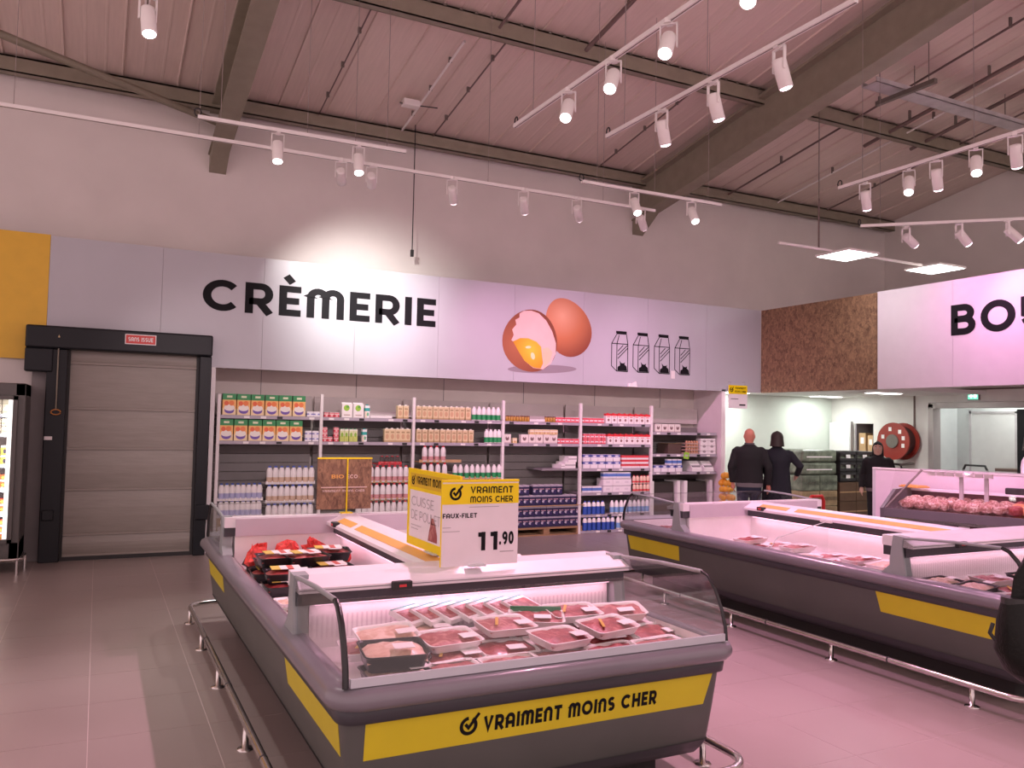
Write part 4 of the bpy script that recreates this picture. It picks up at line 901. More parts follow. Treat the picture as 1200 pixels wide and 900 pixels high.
rowof(beige, 3.77,3.93,2,1.735,'beige drink carton on the top shelf left of the third post','beige cartons, top shelf left of the post')
rowof(beige, 4.04,4.89,10,1.735,'beige drink carton on the top shelf in the third bay','beige cartons, top shelf third bay')
rowof(beige, 3.59,3.97,5,1.405,'beige drink carton on the second shelf left of the third post','beige cartons, second shelf left of the post')
rowof(beige, 4.05,4.95,10,1.405,'beige drink carton on the second shelf in the third bay','beige cartons, second shelf third bay')
gb = bottle('green_label_bottle', .20,.038, W_, W_, G_, (.05,.42))
rowof(gb, 4.91,5.38,6,1.735,'white bottle with green label on the top shelf in the third bay','green label bottles, top shelf')
rowof(gb, 5.12,5.40,4,1.405,'white bottle with green label on the second shelf in the third bay','green label bottles, second shelf')
# stacked milk
mb_ = bottle('milk_bottle', .21,.037, B_, W_, mat('print_lilac', (.42,.44,.66), .45), (.1,.42))
mt_ = bottle('tall_milk_bottle', .225,.040, C('capblue',(.06,.12,.5)), W_, mat('print_tan', (.62,.46,.34), .45), (.08,.36))
mr_ = bottle('red_milk_bottle', .225,.040, R_, W_, mat('print_rose', (.62,.30,.30), .45), (.08,.34))
def slip(name, x0, x1, z, m, label, d=.30):
    o = MB().box(x0,x1,11.06,11.06+d,z-.012,z).box(x0,x1,11.058,11.064,z-.012,z+.03).build(name, m); tag(o, label, 'tray')
def under(x0, x1, z1, lab):
    p = thing('wooden_pallet', 'wooden pallet under '+lab, 'pallet', (x0,11.06,0))
    w = x1-x0
    for k in range(3): BOX(0,w,k*.2,k*.2+.1,.10,.13).build('deck_board', M_wood, p); BOX(0,w,k*.2,k*.2+.1,0,.02).build('base_board', M_wood, p)
    for q in (0,.5,1): BOX((w-.1)*q,(w-.1)*q+.1,0,.5,.02,.10).build('block', M_wood, p)
    if z1 > .2:
        c = BOX(x0,x1,11.07,11.5,.13,z1-.013).build('cardboard_case', M_card); tag(c, 'low cardboard case under '+lab, 'box'); BOX(x0+.01,x1-.01,11.066,11.07,(.13+z1)/2-.03,(.13+z1)/2+.03).build('tape_strip', M_white, c)
under(1.40,1.96,.43,'the short blue capped milk bottles'); under(1.99,2.62,.36,'the tall milk bottle stack'); under(2.72,3.96,.36,'the red capped milk bottle stack'); under(4.10,5.40,.36,'the green labelled stack')
for z, t in ((.43,'lower'),(.645,'upper')):
    slip('shrink_tray', 1.40,1.96,z, W_, f'thin white tray of the {t} tier of short milk bottles'); rowof(mb_, 1.41,1.95,8,z,f'short blue capped milk bottle, {t} tier at far left',f'short milk bottles, {t} tier')
for z, t in ((.36,'bottom'),(.605,'middle'),(.85,'top')):
    slip('shrink_tray', 1.99,2.63,z, W_, f'thin white tray of the {t} tier of tall milk bottles'); rowof(mt_, 2.0,2.62,8,z,f'tall milk bottle, {t} tier left of wooden sign',f'tall milk bottles, {t} tier')
    slip('shrink_tray', 2.72,3.97,z, M_card, f'cardboard tray of the {t} tier of red capped milk bottles'); rowof(mr_, 3.20,3.96,9,z,f'red capped milk bottle, {t} tier right of wooden sign',f'red milk bottles, {t} tier')
rj = bottle('red_cap_jar', .11,.036, R_, glass('jar_glass', (.75,.72,.72)), mat('print_jarred', (.6,.1,.1), .4), (.05,.3))
rowof(rj, 3.52,3.82,4,1.10,'small clear jar with red base standing on the red capped milk stack','clear jars')
for o in ('a',): slip('shrink_tray', 3.50,3.84,1.10, R_, 'thin red tray carrying small clear jars on the milk stack')
slip('shrink_tray', 4.10,5.42,.65, W_, 'thin white tray of the lower green labelled bottles'); slip('shrink_tray', 4.10,5.42,.36, W_, 'thin white tray at the foot of the green labelled bottles')
rowof(gb, 4.15,5.42,14,.36,'green labelled bottle in the bottom tier under the shelves, third bay','green label bottles, bottom tier'); rowof(gb, 4.15,5.42,14,.65,'green labelled bottle in the middle tier under the shelves, third bay','green label bottles, middle tier')
slip('shrink_tray', 4.10,5.42,.885, M_card, 'cardboard tray of the upper green labelled bottles'); rowof(gb, 4.62,5.42,9,.885,'green labelled bottle in the upper tier, third bay','green label bottles, upper tier'); rowof(mr_, 4.13,4.55,4,.885,'white bottle under the cardboard slip beside the yellow sign','white bottles under the slip')
slip('shrink_tray', 4.10,4.75,1.13, M_card, 'cardboard slip carrying four white bottles above the yellow sign'); rowof(mr_, 4.14,4.52,4,1.13,'white bottle with rose label on the cardboard slip above the yellow sign','white bottles above the yellow sign')
# jars, bear cartons, red packs
jar = MB().lathe([(.020,0),(.023,.004),(.023,.06),(.018,.07)], 8).build('mustard_jar', mat('print_amber', (.50,.27,.05), .35)); tag(jar, 'x', 'jar'); MB().lathe([(.021,.068),(.021,.085)], 8).build('lid', C('brown',(.16,.07,.05)), jar)
rowof(jar, 5.46,5.87,9,1.735,'amber jar by the fourth post on the top shelf','amber jars, left'); rowof(jar, 6.14,6.32,4,1.735,'amber jar beside red packs on the fourth bay top shelf','amber jars, right')
redlow = pack('red_pack', .075,.07,.075, print_mat('redlow_print', (.74,.08,.12), [('band',.30,.62,(.86,.74,.76)),('ell',.5,.46,.2,.12,(.7,.1,.15))]), 'pack', [('lid',(-.036,.036,.002,.068,.075,.079),W_)])
rowof(redlow, 6.33,6.79,6,1.735,'red and white pack on the top shelf left of the fifth post','red packs, top shelf fourth bay'); rowof(redlow, 6.82,7.22,5,1.735,'red and white pack on the top shelf right of the fifth post','red packs, top shelf fifth bay')
rowof(redlow, 6.38,6.79,5,1.405,'red and white pack on the second shelf left of the fifth post','red packs, second shelf fourth bay')
for lv in (0,1): rowof(redlow, 6.83,7.26,5,1.405+lv*.08,f'red pack, {LY[lv]} layer, second shelf right of the fifth post','red packs, second shelf fifth bay')
redtall = pack('milk_carton', .098,.07,.155, print_mat('redtall_print', (.86,.80,.80), [('band',.78,1.1,(.70,.04,.05)),('ell',.5,.35,.20,.14,(.25,.12,.12)),('rect',.2,.8,.62,.70,(.7,.2,.2))]), 'carton', [('cap',(-.014,.014,.02,.045,.155,.166),R_)])
rowof(redtall, 7.25,8.12,8,1.735,'white carton with red top on the top shelf in the fifth bay','red topped cartons, top shelf'); rowof(redtall, 7.29,8.13,8,1.405,'white carton with red top on the second shelf in the fifth bay','red topped cartons, second shelf')
bear = pack('printed_white_box', .12,.08,.13, print_mat('bear_print', (.80,.74,.70), [('ell',.5,.55,.25,.25,(.22,.14,.14)),('ell',.5,.72,.12,.10,(.8,.74,.7)),('band',.0,.12,(.6,.5,.5))]), 'box', [('flap',(-.058,.058,.0,.078,.13,.133),W_)])
rowof(bear, 5.73,6.37,5,1.405,'white box with dark print on the second shelf in the fourth bay','white printed boxes, lower layer'); put(bear, 5.50,11.08,1.405,'white box with dark print by the fourth post on the second shelf','white printed boxes')
ypk = pack('yellow_pack', .068,.06,.075, print_mat('ypk_print', (.74,.58,.30), [('band',.5,.8,(.84,.76,.6)),('ell',.5,.3,.25,.2,(.6,.35,.2))]), 'pack', [('lid',(-.03,.03,.002,.058,.075,.078),W_)])
rowof(ypk, 5.89,6.37,7,1.54,'small yellow pack stacked on the white printed boxes, second shelf','yellow packs'); put(ypk, 5.63,11.08,1.405,'dark yellow pack standing between white printed boxes, second shelf','yellow packs single')
# navy boxes on pallets
navy = pack('navy_box', .10,.12,.155, print_mat('navy_print', (.018,.016,.065), [('band',.84,1.1,(.42,.38,.46)),('ell',.36,.40,.26,.13,(.50,.48,.58)),('rect',.45,.95,.18,.45,(.03,.02,.10)),('rect',.1,.9,.56,.64,(.5,.3,.35))]), 'box', [('seal',(-.02,.02,.001,.119,.155,.157),W_)])
under(5.56,6.83,.1,'the navy boxes'); sh_ = BOX(5.54,6.86,11.05,11.5,.447,.458).build('slip_sheet', M_card); tag(sh_, 'thin cardboard slip sheet between the layers of navy boxes', 'sheet')
for z, xa, n, t in ((.131,5.57,12,'bottom'),(.288,5.57,12,'second'),(.459,5.58,11,'third'),(.616,5.58,3,'top')):
    rowof(navy, xa, xa+n*.104, n, z, f'navy box with pale print in the {t} layer beside the price sign', f'navy boxes, {t} layer', y=11.07, jit=.002)
rowof(navy, 5.95,5.95+5*.104,5,.616,'navy box with pale print in the top layer right of the gap','navy boxes, top layer right',y=11.07,jit=.002)
for i, (x, z, w, h) in enumerate(((6.62,1.02,.20,.10),(6.66,1.12,.16,.09),(6.5,1.02,.10,.06))):
    o = pack('white_case', w,.25,h, W_, 'box', [('tape_strip',(-w/2,w/2,-.001,.0,h*.4,h*.6),M_greytext)]); put(o, x,11.1,z,['white case lying on the half shelf in the fourth bay','white case on top of another on the half shelf, fourth bay','small white case at the left of the half shelf'][i],'white cases', .1)
# fifth bay, lower shelves
bw = pack('blue_white_box', .13,.1,.105, print_mat('bw_print', (.84,.80,.84), [('band',.62,1.1,(.12,.14,.42)),('ell',.5,.78,.28,.12,(.8,.8,.9))]), 'box', [('flap',(-.06,.06,0,.098,.105,.108),W_)])
for lv in (0,1): rowof(bw, 6.83,7.55,5,1.02+lv*.11,f'blue topped box, {LY[lv]} layer, third shelf of the fifth bay','blue topped boxes, third shelf',jit=.01)
rw = pack('red_white_tub', .085,.08,.06, print_mat('rw_print', (.84,.78,.80), [('band',.5,1.1,(.70,.08,.10))]), 'tub', [('lid',(-.043,.043,-.001,.081,.06,.066),R_)])
for lv in (0,1,2): rowof(rw, 7.57,8.10,6,1.02+lv*.068,f'red lidded tub, {LY[lv]} layer, third shelf of the fifth bay','red tubs, third shelf')
btub = pack('blue_tub', .085,.08,.09, print_mat('btub_print', (.80,.78,.84), [('band',.3,.8,(.10,.20,.55))]), 'tub', [('lid',(-.043,.043,-.001,.081,.09,.096),W_)])
rowof(btub, 6.83,7.20,4,.64,'blue tub on the fourth shelf beside the fifth post','blue tubs')
wc = pack('white_multipack', .175,.2,.105, print_mat('wc_print', (.84,.78,.82), [('band',.86,1.1,(.5,.45,.5)),('rect',.3,.7,.3,.6,(.72,.66,.72))]), 'box', [('flap',(-.085,.085,0,.198,.105,.108),W_)])
for lv in (0,1): rowof(wc, 7.22,7.76,3,.64+lv*.109,f'plain white multipack, {LY[lv]} layer, fourth shelf of the fifth bay','white multipacks')
rowof(btub, 7.22,7.74,6,.86,'blue tub on top of the white multipacks, fourth shelf','blue tubs on multipacks')
straw = bottle('yoghurt_drink', .125,.030, R_, mat('print_cream', (.78,.58,.45), .4), R_, (.1,.3))
for lv in (0,): rowof(straw, 7.78,8.12,5,.64,'cream yoghurt drink bottle on the fourth shelf, front','yoghurt drinks, lower')
sl2 = tag(BOX(7.77,8.13,11.07,11.3,.768,.774).build('slip_sheet', W_), 'white slip sheet between yoghurt drink layers on the fourth shelf', 'sheet'); rowof(straw, 7.78,8.12,5,.775,'cream yoghurt drink bottle on the fourth shelf, upper layer','yoghurt drinks, upper')
bb = bottle('blue_bottle', .205,.036, B_, W_, B_, (.0,.60)); bb2 = bottle('pale_blue_bottle', .205,.036, W_, W_, mat('print_sky', (.20,.40,.70), .4), (.1,.5))
rowof(bb, 6.84,7.25,5,.30,'white bottle with dark blue label on the fifth shelf, left part','dark blue bottles, fifth shelf'); rowof(bb2, 7.35,8.12,9,.30,'white bottle with pale blue label on the fifth shelf, right part','pale blue bottles, fifth shelf')
rowof(bb, 6.84,7.45,7,.05,'white bottle with dark blue label on the lowest shelf, left part','dark blue bottles, lowest shelf'); rowof(bb2, 7.47,8.12,8,.05,'white bottle with pale blue label on the lowest shelf, right part','pale blue bottles, lowest shelf')
# sixth bay
rowof(bear, 8.22,8.75,4,1.612,'small dark printed box, top shelf of the last bay','white boxes, last bay top')
eg = thing('egg_tray_stack', 'stack of beige egg trays with brown eggs on the second shelf, last bay', 'egg trays', (9.02,11.1,1.25), 0)
for lv in range(4):
    t_ = BOX(-.14,.14,0,.28,lv*.055,lv*.055+.02).build('egg_tray', mat('egg_pulp', (.50,.34,.28), .8), eg)
    for i in range(5):
        for j in (0,): MB().sphere((-.11+i*.055,.03,lv*.055+.035), (.022,.022,.027), 8, 5).build('egg', mat('brown_egg', (.62,.33,.20), .5), t_)
wb_ = pack('white_egg_box', .16,.12,.085, print_mat('weg_print', (.86,.80,.82), [('ell',.5,.5,.22,.25,(.35,.28,.30))]), 'box', [('lid_rim',(-.081,.081,-.001,.121,.045,.052),M_greytext)])
for lv in range(3): rowof(wb_, 9.17,9.50,2,1.25+lv*.088,f'white egg box, {LY[lv]} layer, second shelf of the last bay','white egg boxes')
dk = pack('brown_case', .28,.3,.17, mat('brown_case', (.10,.06,.05), .6), 'box', [('flap',(-.13,.13,0,.29,.17,.173),M_card)]); put(dk, 8.72,11.2,1.25,'dark brown case in shade on the second shelf of the last bay','dark cases')
for lv in (0,): rowof(bw, 8.20,8.50,2,.955,'blue topped box, third shelf, left of the last bay','blue topped boxes, last bay'); rowof(bw, 8.50,8.80,2,.955+.0,'blue topped box, third shelf, middle of the last bay','blue topped boxes, last bay middle'); rowof(btub, 8.48,8.78,3,1.068,'blue tub standing on boxes on the third shelf of the last bay','blue tubs, last bay')
for i, x in enumerate((9.10,9.36)):
    o = MB().prism([(0,0),(.26,0),(.26,.17),(.12,.17),(0,.05)], 'x', -.10, .10); c = o.build('cut_display_box', W_); tag(c, ['white cut away display box at the right of the third shelf, last bay','white cut away display box by the side wall on the third shelf'][i], 'box', 'cut display boxes'); c.location = (x,11.08,.955); BOX(-.085,.085,.02,.24,.01,.10).build('contents', M_shelf, c)
gt = tag(BOX(-.055,.055,-.003,0,0,.11).build('green_price_card', mat('lime_card', (.30,.62,.06), .4)), 'lime green price card clipped to a shelf in the last bay', 'price card'); gt.location = (8.83,11.04,1.17); gt.rotation_euler = (0,.15,0); BOX(-.03,.03,-.004,-.003,.04,.07).build('print', M_greytext, gt)
for i, x in enumerate((8.48,9.17)):
    d = thing('display_bin', ['white display bin with dark hollow front on the floor, left one of the last bay','white display bin with dark hollow front on the floor by the side wall'][i], 'bin', (x,11.12,0))
    for s in (-1,1): MB().prism([(0,.0),(.4,.0),(.4,.80),(.0,.80)], 'x', s*.30-.03-(.03 if s>0 else -.03), s*.30+.03-(.03 if s>0 else -.03)).build('side_panel', W_, d)
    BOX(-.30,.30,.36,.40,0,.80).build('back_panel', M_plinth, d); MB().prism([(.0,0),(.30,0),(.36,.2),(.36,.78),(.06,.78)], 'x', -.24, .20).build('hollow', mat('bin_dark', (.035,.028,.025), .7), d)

# fridge goods at far left
yc = pack('yellow_pack_small', .075,.08,.10, print_mat('yc_print', (.84,.68,.12), [('ell',.5,.4,.2,.25,(.05,.04,.1)),('band',.8,1.1,(.86,.84,.8))]), 'pack', [('lid',(-.036,.036,.002,.078,.10,.103),W_)])
oc = pack('orange_pack', .08,.08,.075, print_mat('oc_print', (.80,.16,.04), [('band',.0,.3,(.86,.8,.76)),('ell',.5,.6,.25,.2,(.9,.55,.1))]), 'pack', [('lid',(-.038,.038,.002,.078,.075,.078),R_)])
cr_ = pack('cream_pack', .085,.08,.08, print_mat('cr_print', (.84,.78,.62), [('band',.3,.5,(.6,.55,.4))]), 'pack', [('lid',(-.04,.04,.002,.078,.08,.083),W_)])
def frow(p, z, n, label, g):
    for lv in range(n[1]):
        for k in range(n[0]): put(p, -.88-.092*k, 10.38, z + lv*n[2], f'{label}, {LY[lv]} layer, {NTH[k]} from right', g)
frow(oc, .321, (3,3,.079), 'orange pack on the glass fridge floor','orange packs, fridge floor'); frow(oc, .621, (3,2,.079), 'orange pack on the lowest shelf of the glass door fridge','orange packs, fridge first shelf')
frow(oc, .881, (3,2,.079), 'orange pack on the second shelf of the glass door fridge','orange packs, fridge second shelf'); frow(yc, 1.141, (3,2,.105), 'yellow pack on the third shelf of the glass door fridge','yellow packs, fridge third shelf')
frow(cr_, 1.471, (3,2,.085), 'cream pack on the fourth shelf of the glass door fridge','cream packs, fridge fourth shelf'); frow(cr_, 1.681, (3,2,.085), 'cream pack on the top shelf of the glass door fridge','cream packs, fridge top shelf')
# ---------------------------------------------------------------- price signs
ms = thing('price_sign', 'white price sign with yellow header reading FAUX-FILET 11.90 on the front canopy', 'sign', (1.575,3.90,.966))
BOX(0,.435,0,.006,0,.435).build('board', M_signwhite, ms); BOX(.0,.435,-.002,0,.315,.42).build('header', M_signyellow, ms)
MB().box(0,.435,-.006,.012,.428,.44).build('holder_rail', M_signyellow, ms); BOX(-.003,0,-.002,.008,0,.44).build('frame_edge', M_signyellow, ms); BOX(.15,.24,-.03,.035,-.002,.008).build('foot', M_edge, ms)
mb = MB(); check_mark(mb, (.035,-.003,.335), XS, ZS, .075); mb.build('logo_mark', M_black, ms); mb = MB(); text(mb, 'VRAIMENT', (.155,-.003,.370), XS, ZS, .245, .035, w=.19); text(mb, 'MOINS CHER', (.155,-.003,.323), XS, ZS, .245, .032, w=.19); mb.build('header_lettering', M_black, ms)
mb = MB(); text(mb, 'FAUX-FILET', (.005,-.002,.245), XS, ZS, .19, .024, w=.20); mb.build('product_lettering', M_black, ms); mb = MB(); text(mb, '11', (.205,-.002,.075), XS, ZS, .11, .095, w=.24, gap=.3); text(mb, '.90', (.325,-.002,.10), XS, ZS, .085, .068, w=.22, gap=.12); mb.build('price_lettering', M_black, ms)
mb = MB(); bars(mb, [(.005,.05,.196,.199),(.005,.10,.176,.179),(.33,.41,.062,.067),(.15,.32,.298,.301)], (0,-.002,0), XS, ZS); mb.build('small_print', M_greytext, ms)
YD = (0,-1,0)
ys = thing('poultry_price_sign', 'yellow framed sign reading CUISSE DE POULET standing on the long canopy', 'sign', (1.70,4.75,.97))
BOX(-.006,.006,-.80,0,0,.45).build('frame', M_signyellow, ys); BOX(-.0075,-.006,-.75,-.045,.05,.325).build('card', M_signwhite, ys); BOX(-.008,-.006,-.75,-.05,.345,.425).build('header', mat('header_ochre', (.72,.50,.02), .4), ys)
BOX(-.03,.03,-.5,-.35,-.003,.004).build('foot', M_edge, ys)
mb = MB(); check_mark(mb, (-.009,-.07,.355), YD, ZS, .06); mb.build('logo_mark', M_black, ys); mb = MB(); text(mb, 'VRAIMENT MOINS CHER', (-.009,-.15,.365), YD, ZS, .57, .045, w=.19); mb.build('header_lettering', M_black, ys)
mb = MB(); text(mb, 'CUISSE', (-.009,-.08,.235), YD, ZS, .36, .055, w=.10); text(mb, 'DE POULET', (-.009,-.08,.155), YD, ZS, .46, .055, w=.10); bars(mb, [(.08,.25,.12,.124),(.08,.2,.10,.104)], (-.009,0,0), YD, ZS); mb.build('card_lettering', M_greytext, ys)
mb = MB(); text(mb, '5', (-.009,0,0), YD, ZS, .1, .1); 
mb = MB(); fill_poly(mb, [(.36,.06),(.50,.06),(.50,.10),(.47,.16),(.44,.19),(.41,.19),(.38,.12)], (-.009,0,0), YD, ZS); mb.build('meat_picture', M_veal, ys)
mb = MB(); ribbon(mb, [(.66,.20),(.58,.20),(.575,.13),(.64,.13),(.67,.09),(.63,.06),(.57,.06)], .022, frame3((-.009,0,0), YD, ZS)); mb.build('price_lettering', M_black, ys)
os_ = thing('wooden_price_sign', 'brown chipboard sign with yellow clip rail standing on the rear canopy', 'sign', (1.55,6.44,.966))
BOX(0,.435,0,.012,.03,.43).build('board', M_osb, os_); BOX(-.002,.437,-.006,.018,.425,.437).build('clip_rail', M_signyellow, os_)
MB().tube([(.235,-.008,0),(.235,-.008,.43)], .006, 6).build('pole', M_signyellow, os_); BOX(.19,.28,-.03,.03,-.002,.006).build('foot', M_signyellow, os_)
mb = MB(); text(mb, 'ECO', (.235,-.002,.272), XS, ZS, .085, .030, w=.2); text(mb, 'VRAIMENT MOINS CHER', (.04,-.002,.165), XS, ZS, .34, .018, w=.18); bars(mb, [(.03,.40,.198,.206)], (0,-.002,0), XS, ZS); mb.build('lettering', mat('sign_print_pale', (.75,.58,.52), .5), os_)
mb = MB(); text(mb, 'BIO', (.11,-.002,.272), XS, ZS, .10, .030, w=.2); mb.build('yellow_lettering', M_orange, os_)
hs = thing('hanging_price_sign', 'small white sign with yellow header hanging under the end of the dairy fascia', 'sign', (9.64,10.93,2.04))
BOX(0,.42,0,.006,0,.40).build('card', M_signwhite, hs); BOX(0,.42,-.002,0,.25,.40).build('header', M_signyellow, hs)
mb = MB(); check_mark(mb, (.02,-.003,.28), XS, ZS, .09); mb.build('logo_mark', M_black, hs); mb = MB(); text(mb, 'VRAIMENT', (.14,-.003,.335), XS, ZS, .24, .035); text(mb, 'MOINS CHER', (.14,-.003,.275), XS, ZS, .24, .035); bars(mb, [(.05,.22,.16,.17),(.24,.38,.05,.075)], (0,-.002,0), XS, ZS); mb.build('lettering', M_black, hs)
for x in (.05,.37): MB().tube([(x,.003,.40),(x,.003,.46),(x,.068,.46)], .002, 4).build('hook', M_steel, hs)

# ---------------------------------------------------------------- butcher counter
M_maroon = mat('maroon_panel', (.10,.03,.04), .3); M_ctgrey = mat('counter_grey', (.13,.12,.13), .4)
bp = thing('counter_back_panel', 'white partition behind the butcher counter', 'partition', (9.35,7.75,0), math.radians(21))
BOX(0,.06,-5.0,0,0,1.195).build('panel', mat('partition_white', (.80,.72,.77), .4), bp, bev=.004); BOX(-.004,.064,-.04,.0,0,1.2).build('end_post', M_edge, bp); BOX(-.01,.07,-5.0,0,1.195,1.215).build('capping', M_track, bp)
bc = thing('butcher_counter', 'butcher counter with glass canopy and heaped meat at the right', 'counter', (8.36,6.76,0), math.radians(21))
BOX(.10,1.10,-5,0,.08,.66).build('base', M_maroon, bc); BOX(.2,1.0,-5,-.1,0,.08).build('plinth', M_plinth, bc)
for k in range(16):
    y = -.15 - k*.31; BOX(.085,.10,y-.11,y,.09,.65).build('reflection_stripe', M_lilac if k % 2 else M_canopy, bc)  # pale stripes on the maroon base imitate reflections of the right island in glass
MB().prism([(0,.66),(0,.74),(.05,.78),(1.10,.84),(1.12,.66)], 'y', -5, 0).build('deck', M_inox, bc)
MB().prism([(-.03,.64),(-.04,.80),(.10,.86),(.42,1.0),(1.12,1.0),(1.12,.64)], 'y', 0, .04).build('end_cheek', M_ctgrey, bc)
BOX(1.02,1.12,-5,0,.84,.96).build('rear_panel', M_maroon, bc); BOX(.98,1.14,-5,0,.96,.985).build('work_ledge', M_canopy, bc)
BOX(-.03,.0,-5,0,.70,.80).build('front_rail', M_ctgrey, bc)
MB().prism([(.0,.80),(.012,.80),(.34,1.25),(.33,1.255)], 'y', -5, -.02).build('front_glass', M_glass, bc)
MB().prism([(.33,1.25),(.33,1.26),(.85,1.26),(.85,1.25)], 'y', -5, -.3).build('top_glass', M_glass, bc)
MB().tube([(.0,-.01,.80),(.33,-.32,1.255)], .012, 6).build('end_bar', M_steeldark, bc); MB().box(.32,.345,-5,-.30,1.248,1.264).build('canopy_rail', M_galv, bc)
for y in (-.72,-.98,-1.42,-2.2): MB().box(.40,.44,y-.02,y+.02,.80,1.25).build('upright', M_galv, bc)
for k in range(7): BOX(.36,.42,-.45-k*.10,-.37-k*.10,1.19,1.24).build('price_ticket', M_white, bc)
BOX(.98,1.06,-1.5,-1.05,.985,1.06).build('scale', M_plinth, bc, bev=.01)
lamp('AREA', 'counter_tube', (9.55,5.2,1.23), 1.6, MEAT, None, shape='RECTANGLE', size=.05, size_y=4.0).rotation_euler = (0, 0, math.radians(21))
BOX(.58,.62,-4.3,-.3,1.240,1.248).build('light_tube', MATS['tube_glow'], bc)
pile = []
def lump(name, loc, r, m, seed):
    rnd = random.Random(seed); mb = MB().sphere((0,0,0), (r*rnd.uniform(.9,1.5), r*rnd.uniform(.8,1.2), r*.8), 9, 6)
    mb.v = [(x*(1+rnd.uniform(-.16,.16)), y*(1+rnd.uniform(-.16,.16)), z*(1+rnd.uniform(-.16,.16))) for x, y, z in mb.v]
    o = mb.build(name, m, None, loc, rnd.uniform(0,3)); return o
M_marb = meat_mat('marbled', (.28,.10,.08), (.50,.28,.23), (.80,.66,.58), 26); M_orangemeat = meat_mat('sausage', (.70,.24,.10), (.80,.40,.18), (.85,.60,.35), 24)
k = 0
def BCW(x, y): c_, s_ = math.cos(math.radians(21)), math.sin(math.radians(21)); return 8.36 + x*c_ - y*s_, 6.76 + x*s_ + y*c_
for i in range(22):
    y = 7.62 - i*.14
    for j in range(3):
        x = 8.66 + j*.16; m = M_marb if i < 8 else ([M_beef, M_orangemeat][(i+j) % 2] if i < 13 else [M_veal, M_orangemeat, M_pale][(i+j) % 3])
        nm_ = 'marbled joint of meat' if i < 8 else ('red cut of meat' if i < 13 else 'pale cut of meat'); zone = ['at the far end','left of the first upright','around the first uprights','beside the second upright','before the third upright','right of the third upright'][min(5, i//4)]
        wx, wy = BCW(x-8.45+random.uniform(-.02,.02), y-7.80+random.uniform(-.02,.02)); o = lump('meat_joint', (wx, wy, .86+.01*j), .075, m, k); k += 1
        tag(o, f'{nm_} heaped on the butcher counter {zone}, {["front","middle","rear"][j]} row', 'meat', 'meat on the butcher counter'); 
yp = tag(BOX(-.11,.11,-.14,.14,0,.02).build('orange_cloth', M_orange, bev=.006), 'folded orange cloth lying on the far end of the butcher counter ledge', 'cloth'); yp.location = (9.22,7.02,1.003); BOX(-.09,.09,-.12,.12,.02,.03).build('fold', M_orange, yp)

# ---------------------------------------------------------------- corridor things
hr = thing('fire_hose_reel', 'red fire hose reel on the white wall beside the doorway', 'hose reel', (12.98,10.05,1.53))
def disc(mb, x0, x1, r, n=28, r2=None):
    r2 = r2 or r
    mb.loft([[(x0, r*math.cos(2*math.pi*k/n), r*math.sin(2*math.pi*k/n)) for k in range(n)], [(x1, r2*math.cos(2*math.pi*k/n), r2*math.sin(2*math.pi*k/n)) for k in range(n)]], True); return mb
M_reel = mat('reel_red', (.30,.03,.02), .45)
disc(MB(), -.34,-.31,.33).build('front_disc', M_reel, hr); disc(MB(), -.08,-.05,.33).build('rear_disc', M_reel, hr); disc(MB(), -.31,-.08,.26).build('hose_coil', mat('hose_dark', (.06,.02,.02), .6), hr)
disc(MB(), -.37,-.34,.12).build('hub', M_steeldark, hr); disc(MB(), -.05,0,.08).build('axle', M_steeldark, hr)
for k, a in enumerate((20,75,130,165,200)):
    t = math.radians(a); c = (.22*math.cos(t), .22*math.sin(t)); BOX(-.343,-.340,c[0]-.03,c[0]+.03,c[1]-.035,c[1]+.035).build('sticker', M_white, hr)
MB().tube([(-.2,.28,-.1),(-.2,.34,-.2),(-.2,.34,-.38),(-.2,-.05,-.42),(-.1,-.25,-.38)], .022, 6).build('supply_pipe', M_steeldark, hr); BOX(-.28,-.12,.30,.40,-.22,.0).build('valve_box', M_reel, hr, bev=.01)
ex = thing('exit_sign', 'small green exit sign with a white arrow above the doorway', 'exit sign', (12.96,8.86,2.25))
BOX(0,.04,-.20,0,0,.13).build('housing', M_steeldark, ex, bev=.004); BOX(-.004,0,-.19,-.01,.01,.12).build('face', mat('exit_green', (.05,.45,.30), .4, emit=(.25,.9,.65), estr=.8), ex)
mb = MB(); text(mb, '>', (-.006,-.03,.03), YD, ZS, .06, .07, w=.3); text(mb, 'O', (-.006,-.11,.035), YD, ZS, .06, .06, w=.34); mb.build('pictogram', mat('exit_white', (.9,.95,.92), .4, emit=(.8,1,.95), estr=1.5), ex)
nc = thing('notice_row', 'three small paper notices taped to the back room wall', 'notice', (13.88,8.50,1.55))
for k in range(3): BOX(0,.012,-.13*k-.10,-.13*k,0,.28).build('sheet', M_white, nc); BOX(-.002,0,-.13*k-.075,-.13*k-.03,.18,.24).build('print', M_greytext, nc)
bs = tag(BOX(13.87,13.89,8.10,8.18,1.98,2.08).build('blue_pictogram_plate', B_), 'small blue safety plate on the back room wall', 'sign'); BOX(13.868,13.87,8.12,8.16,2.0,2.06).build('pictogram', W_, bs)
cdr = thing('white_cupboard_door', 'plain white cupboard door standing open against the corridor wall', 'door', (12.93,11.72,0)); BOX(-.02,.03,-.48,0,.02,1.86).build('leaf', mat('door_leaf', (.80,.80,.78), .4), cdr, bev=.006); BOX(-.045,-.02,-.45,-.42,.95,1.06).build('handle', M_steeldark, cdr); BOX(-.02,.04,-.52,-.48,0,1.88).build('hinge_post', M_galv, cdr)
cup = thing('supply_cupboard', 'dark open cupboard with boxes on shelves beside the white door', 'cupboard', (13.02,10.76,0))
BOX(.5,.55,0,.42,0,1.84).build('back', M_plinth, cup); 
for s in (0,.40): BOX(.0,.5,s,s+.02,0,1.84).build('side', M_shelf, cup)
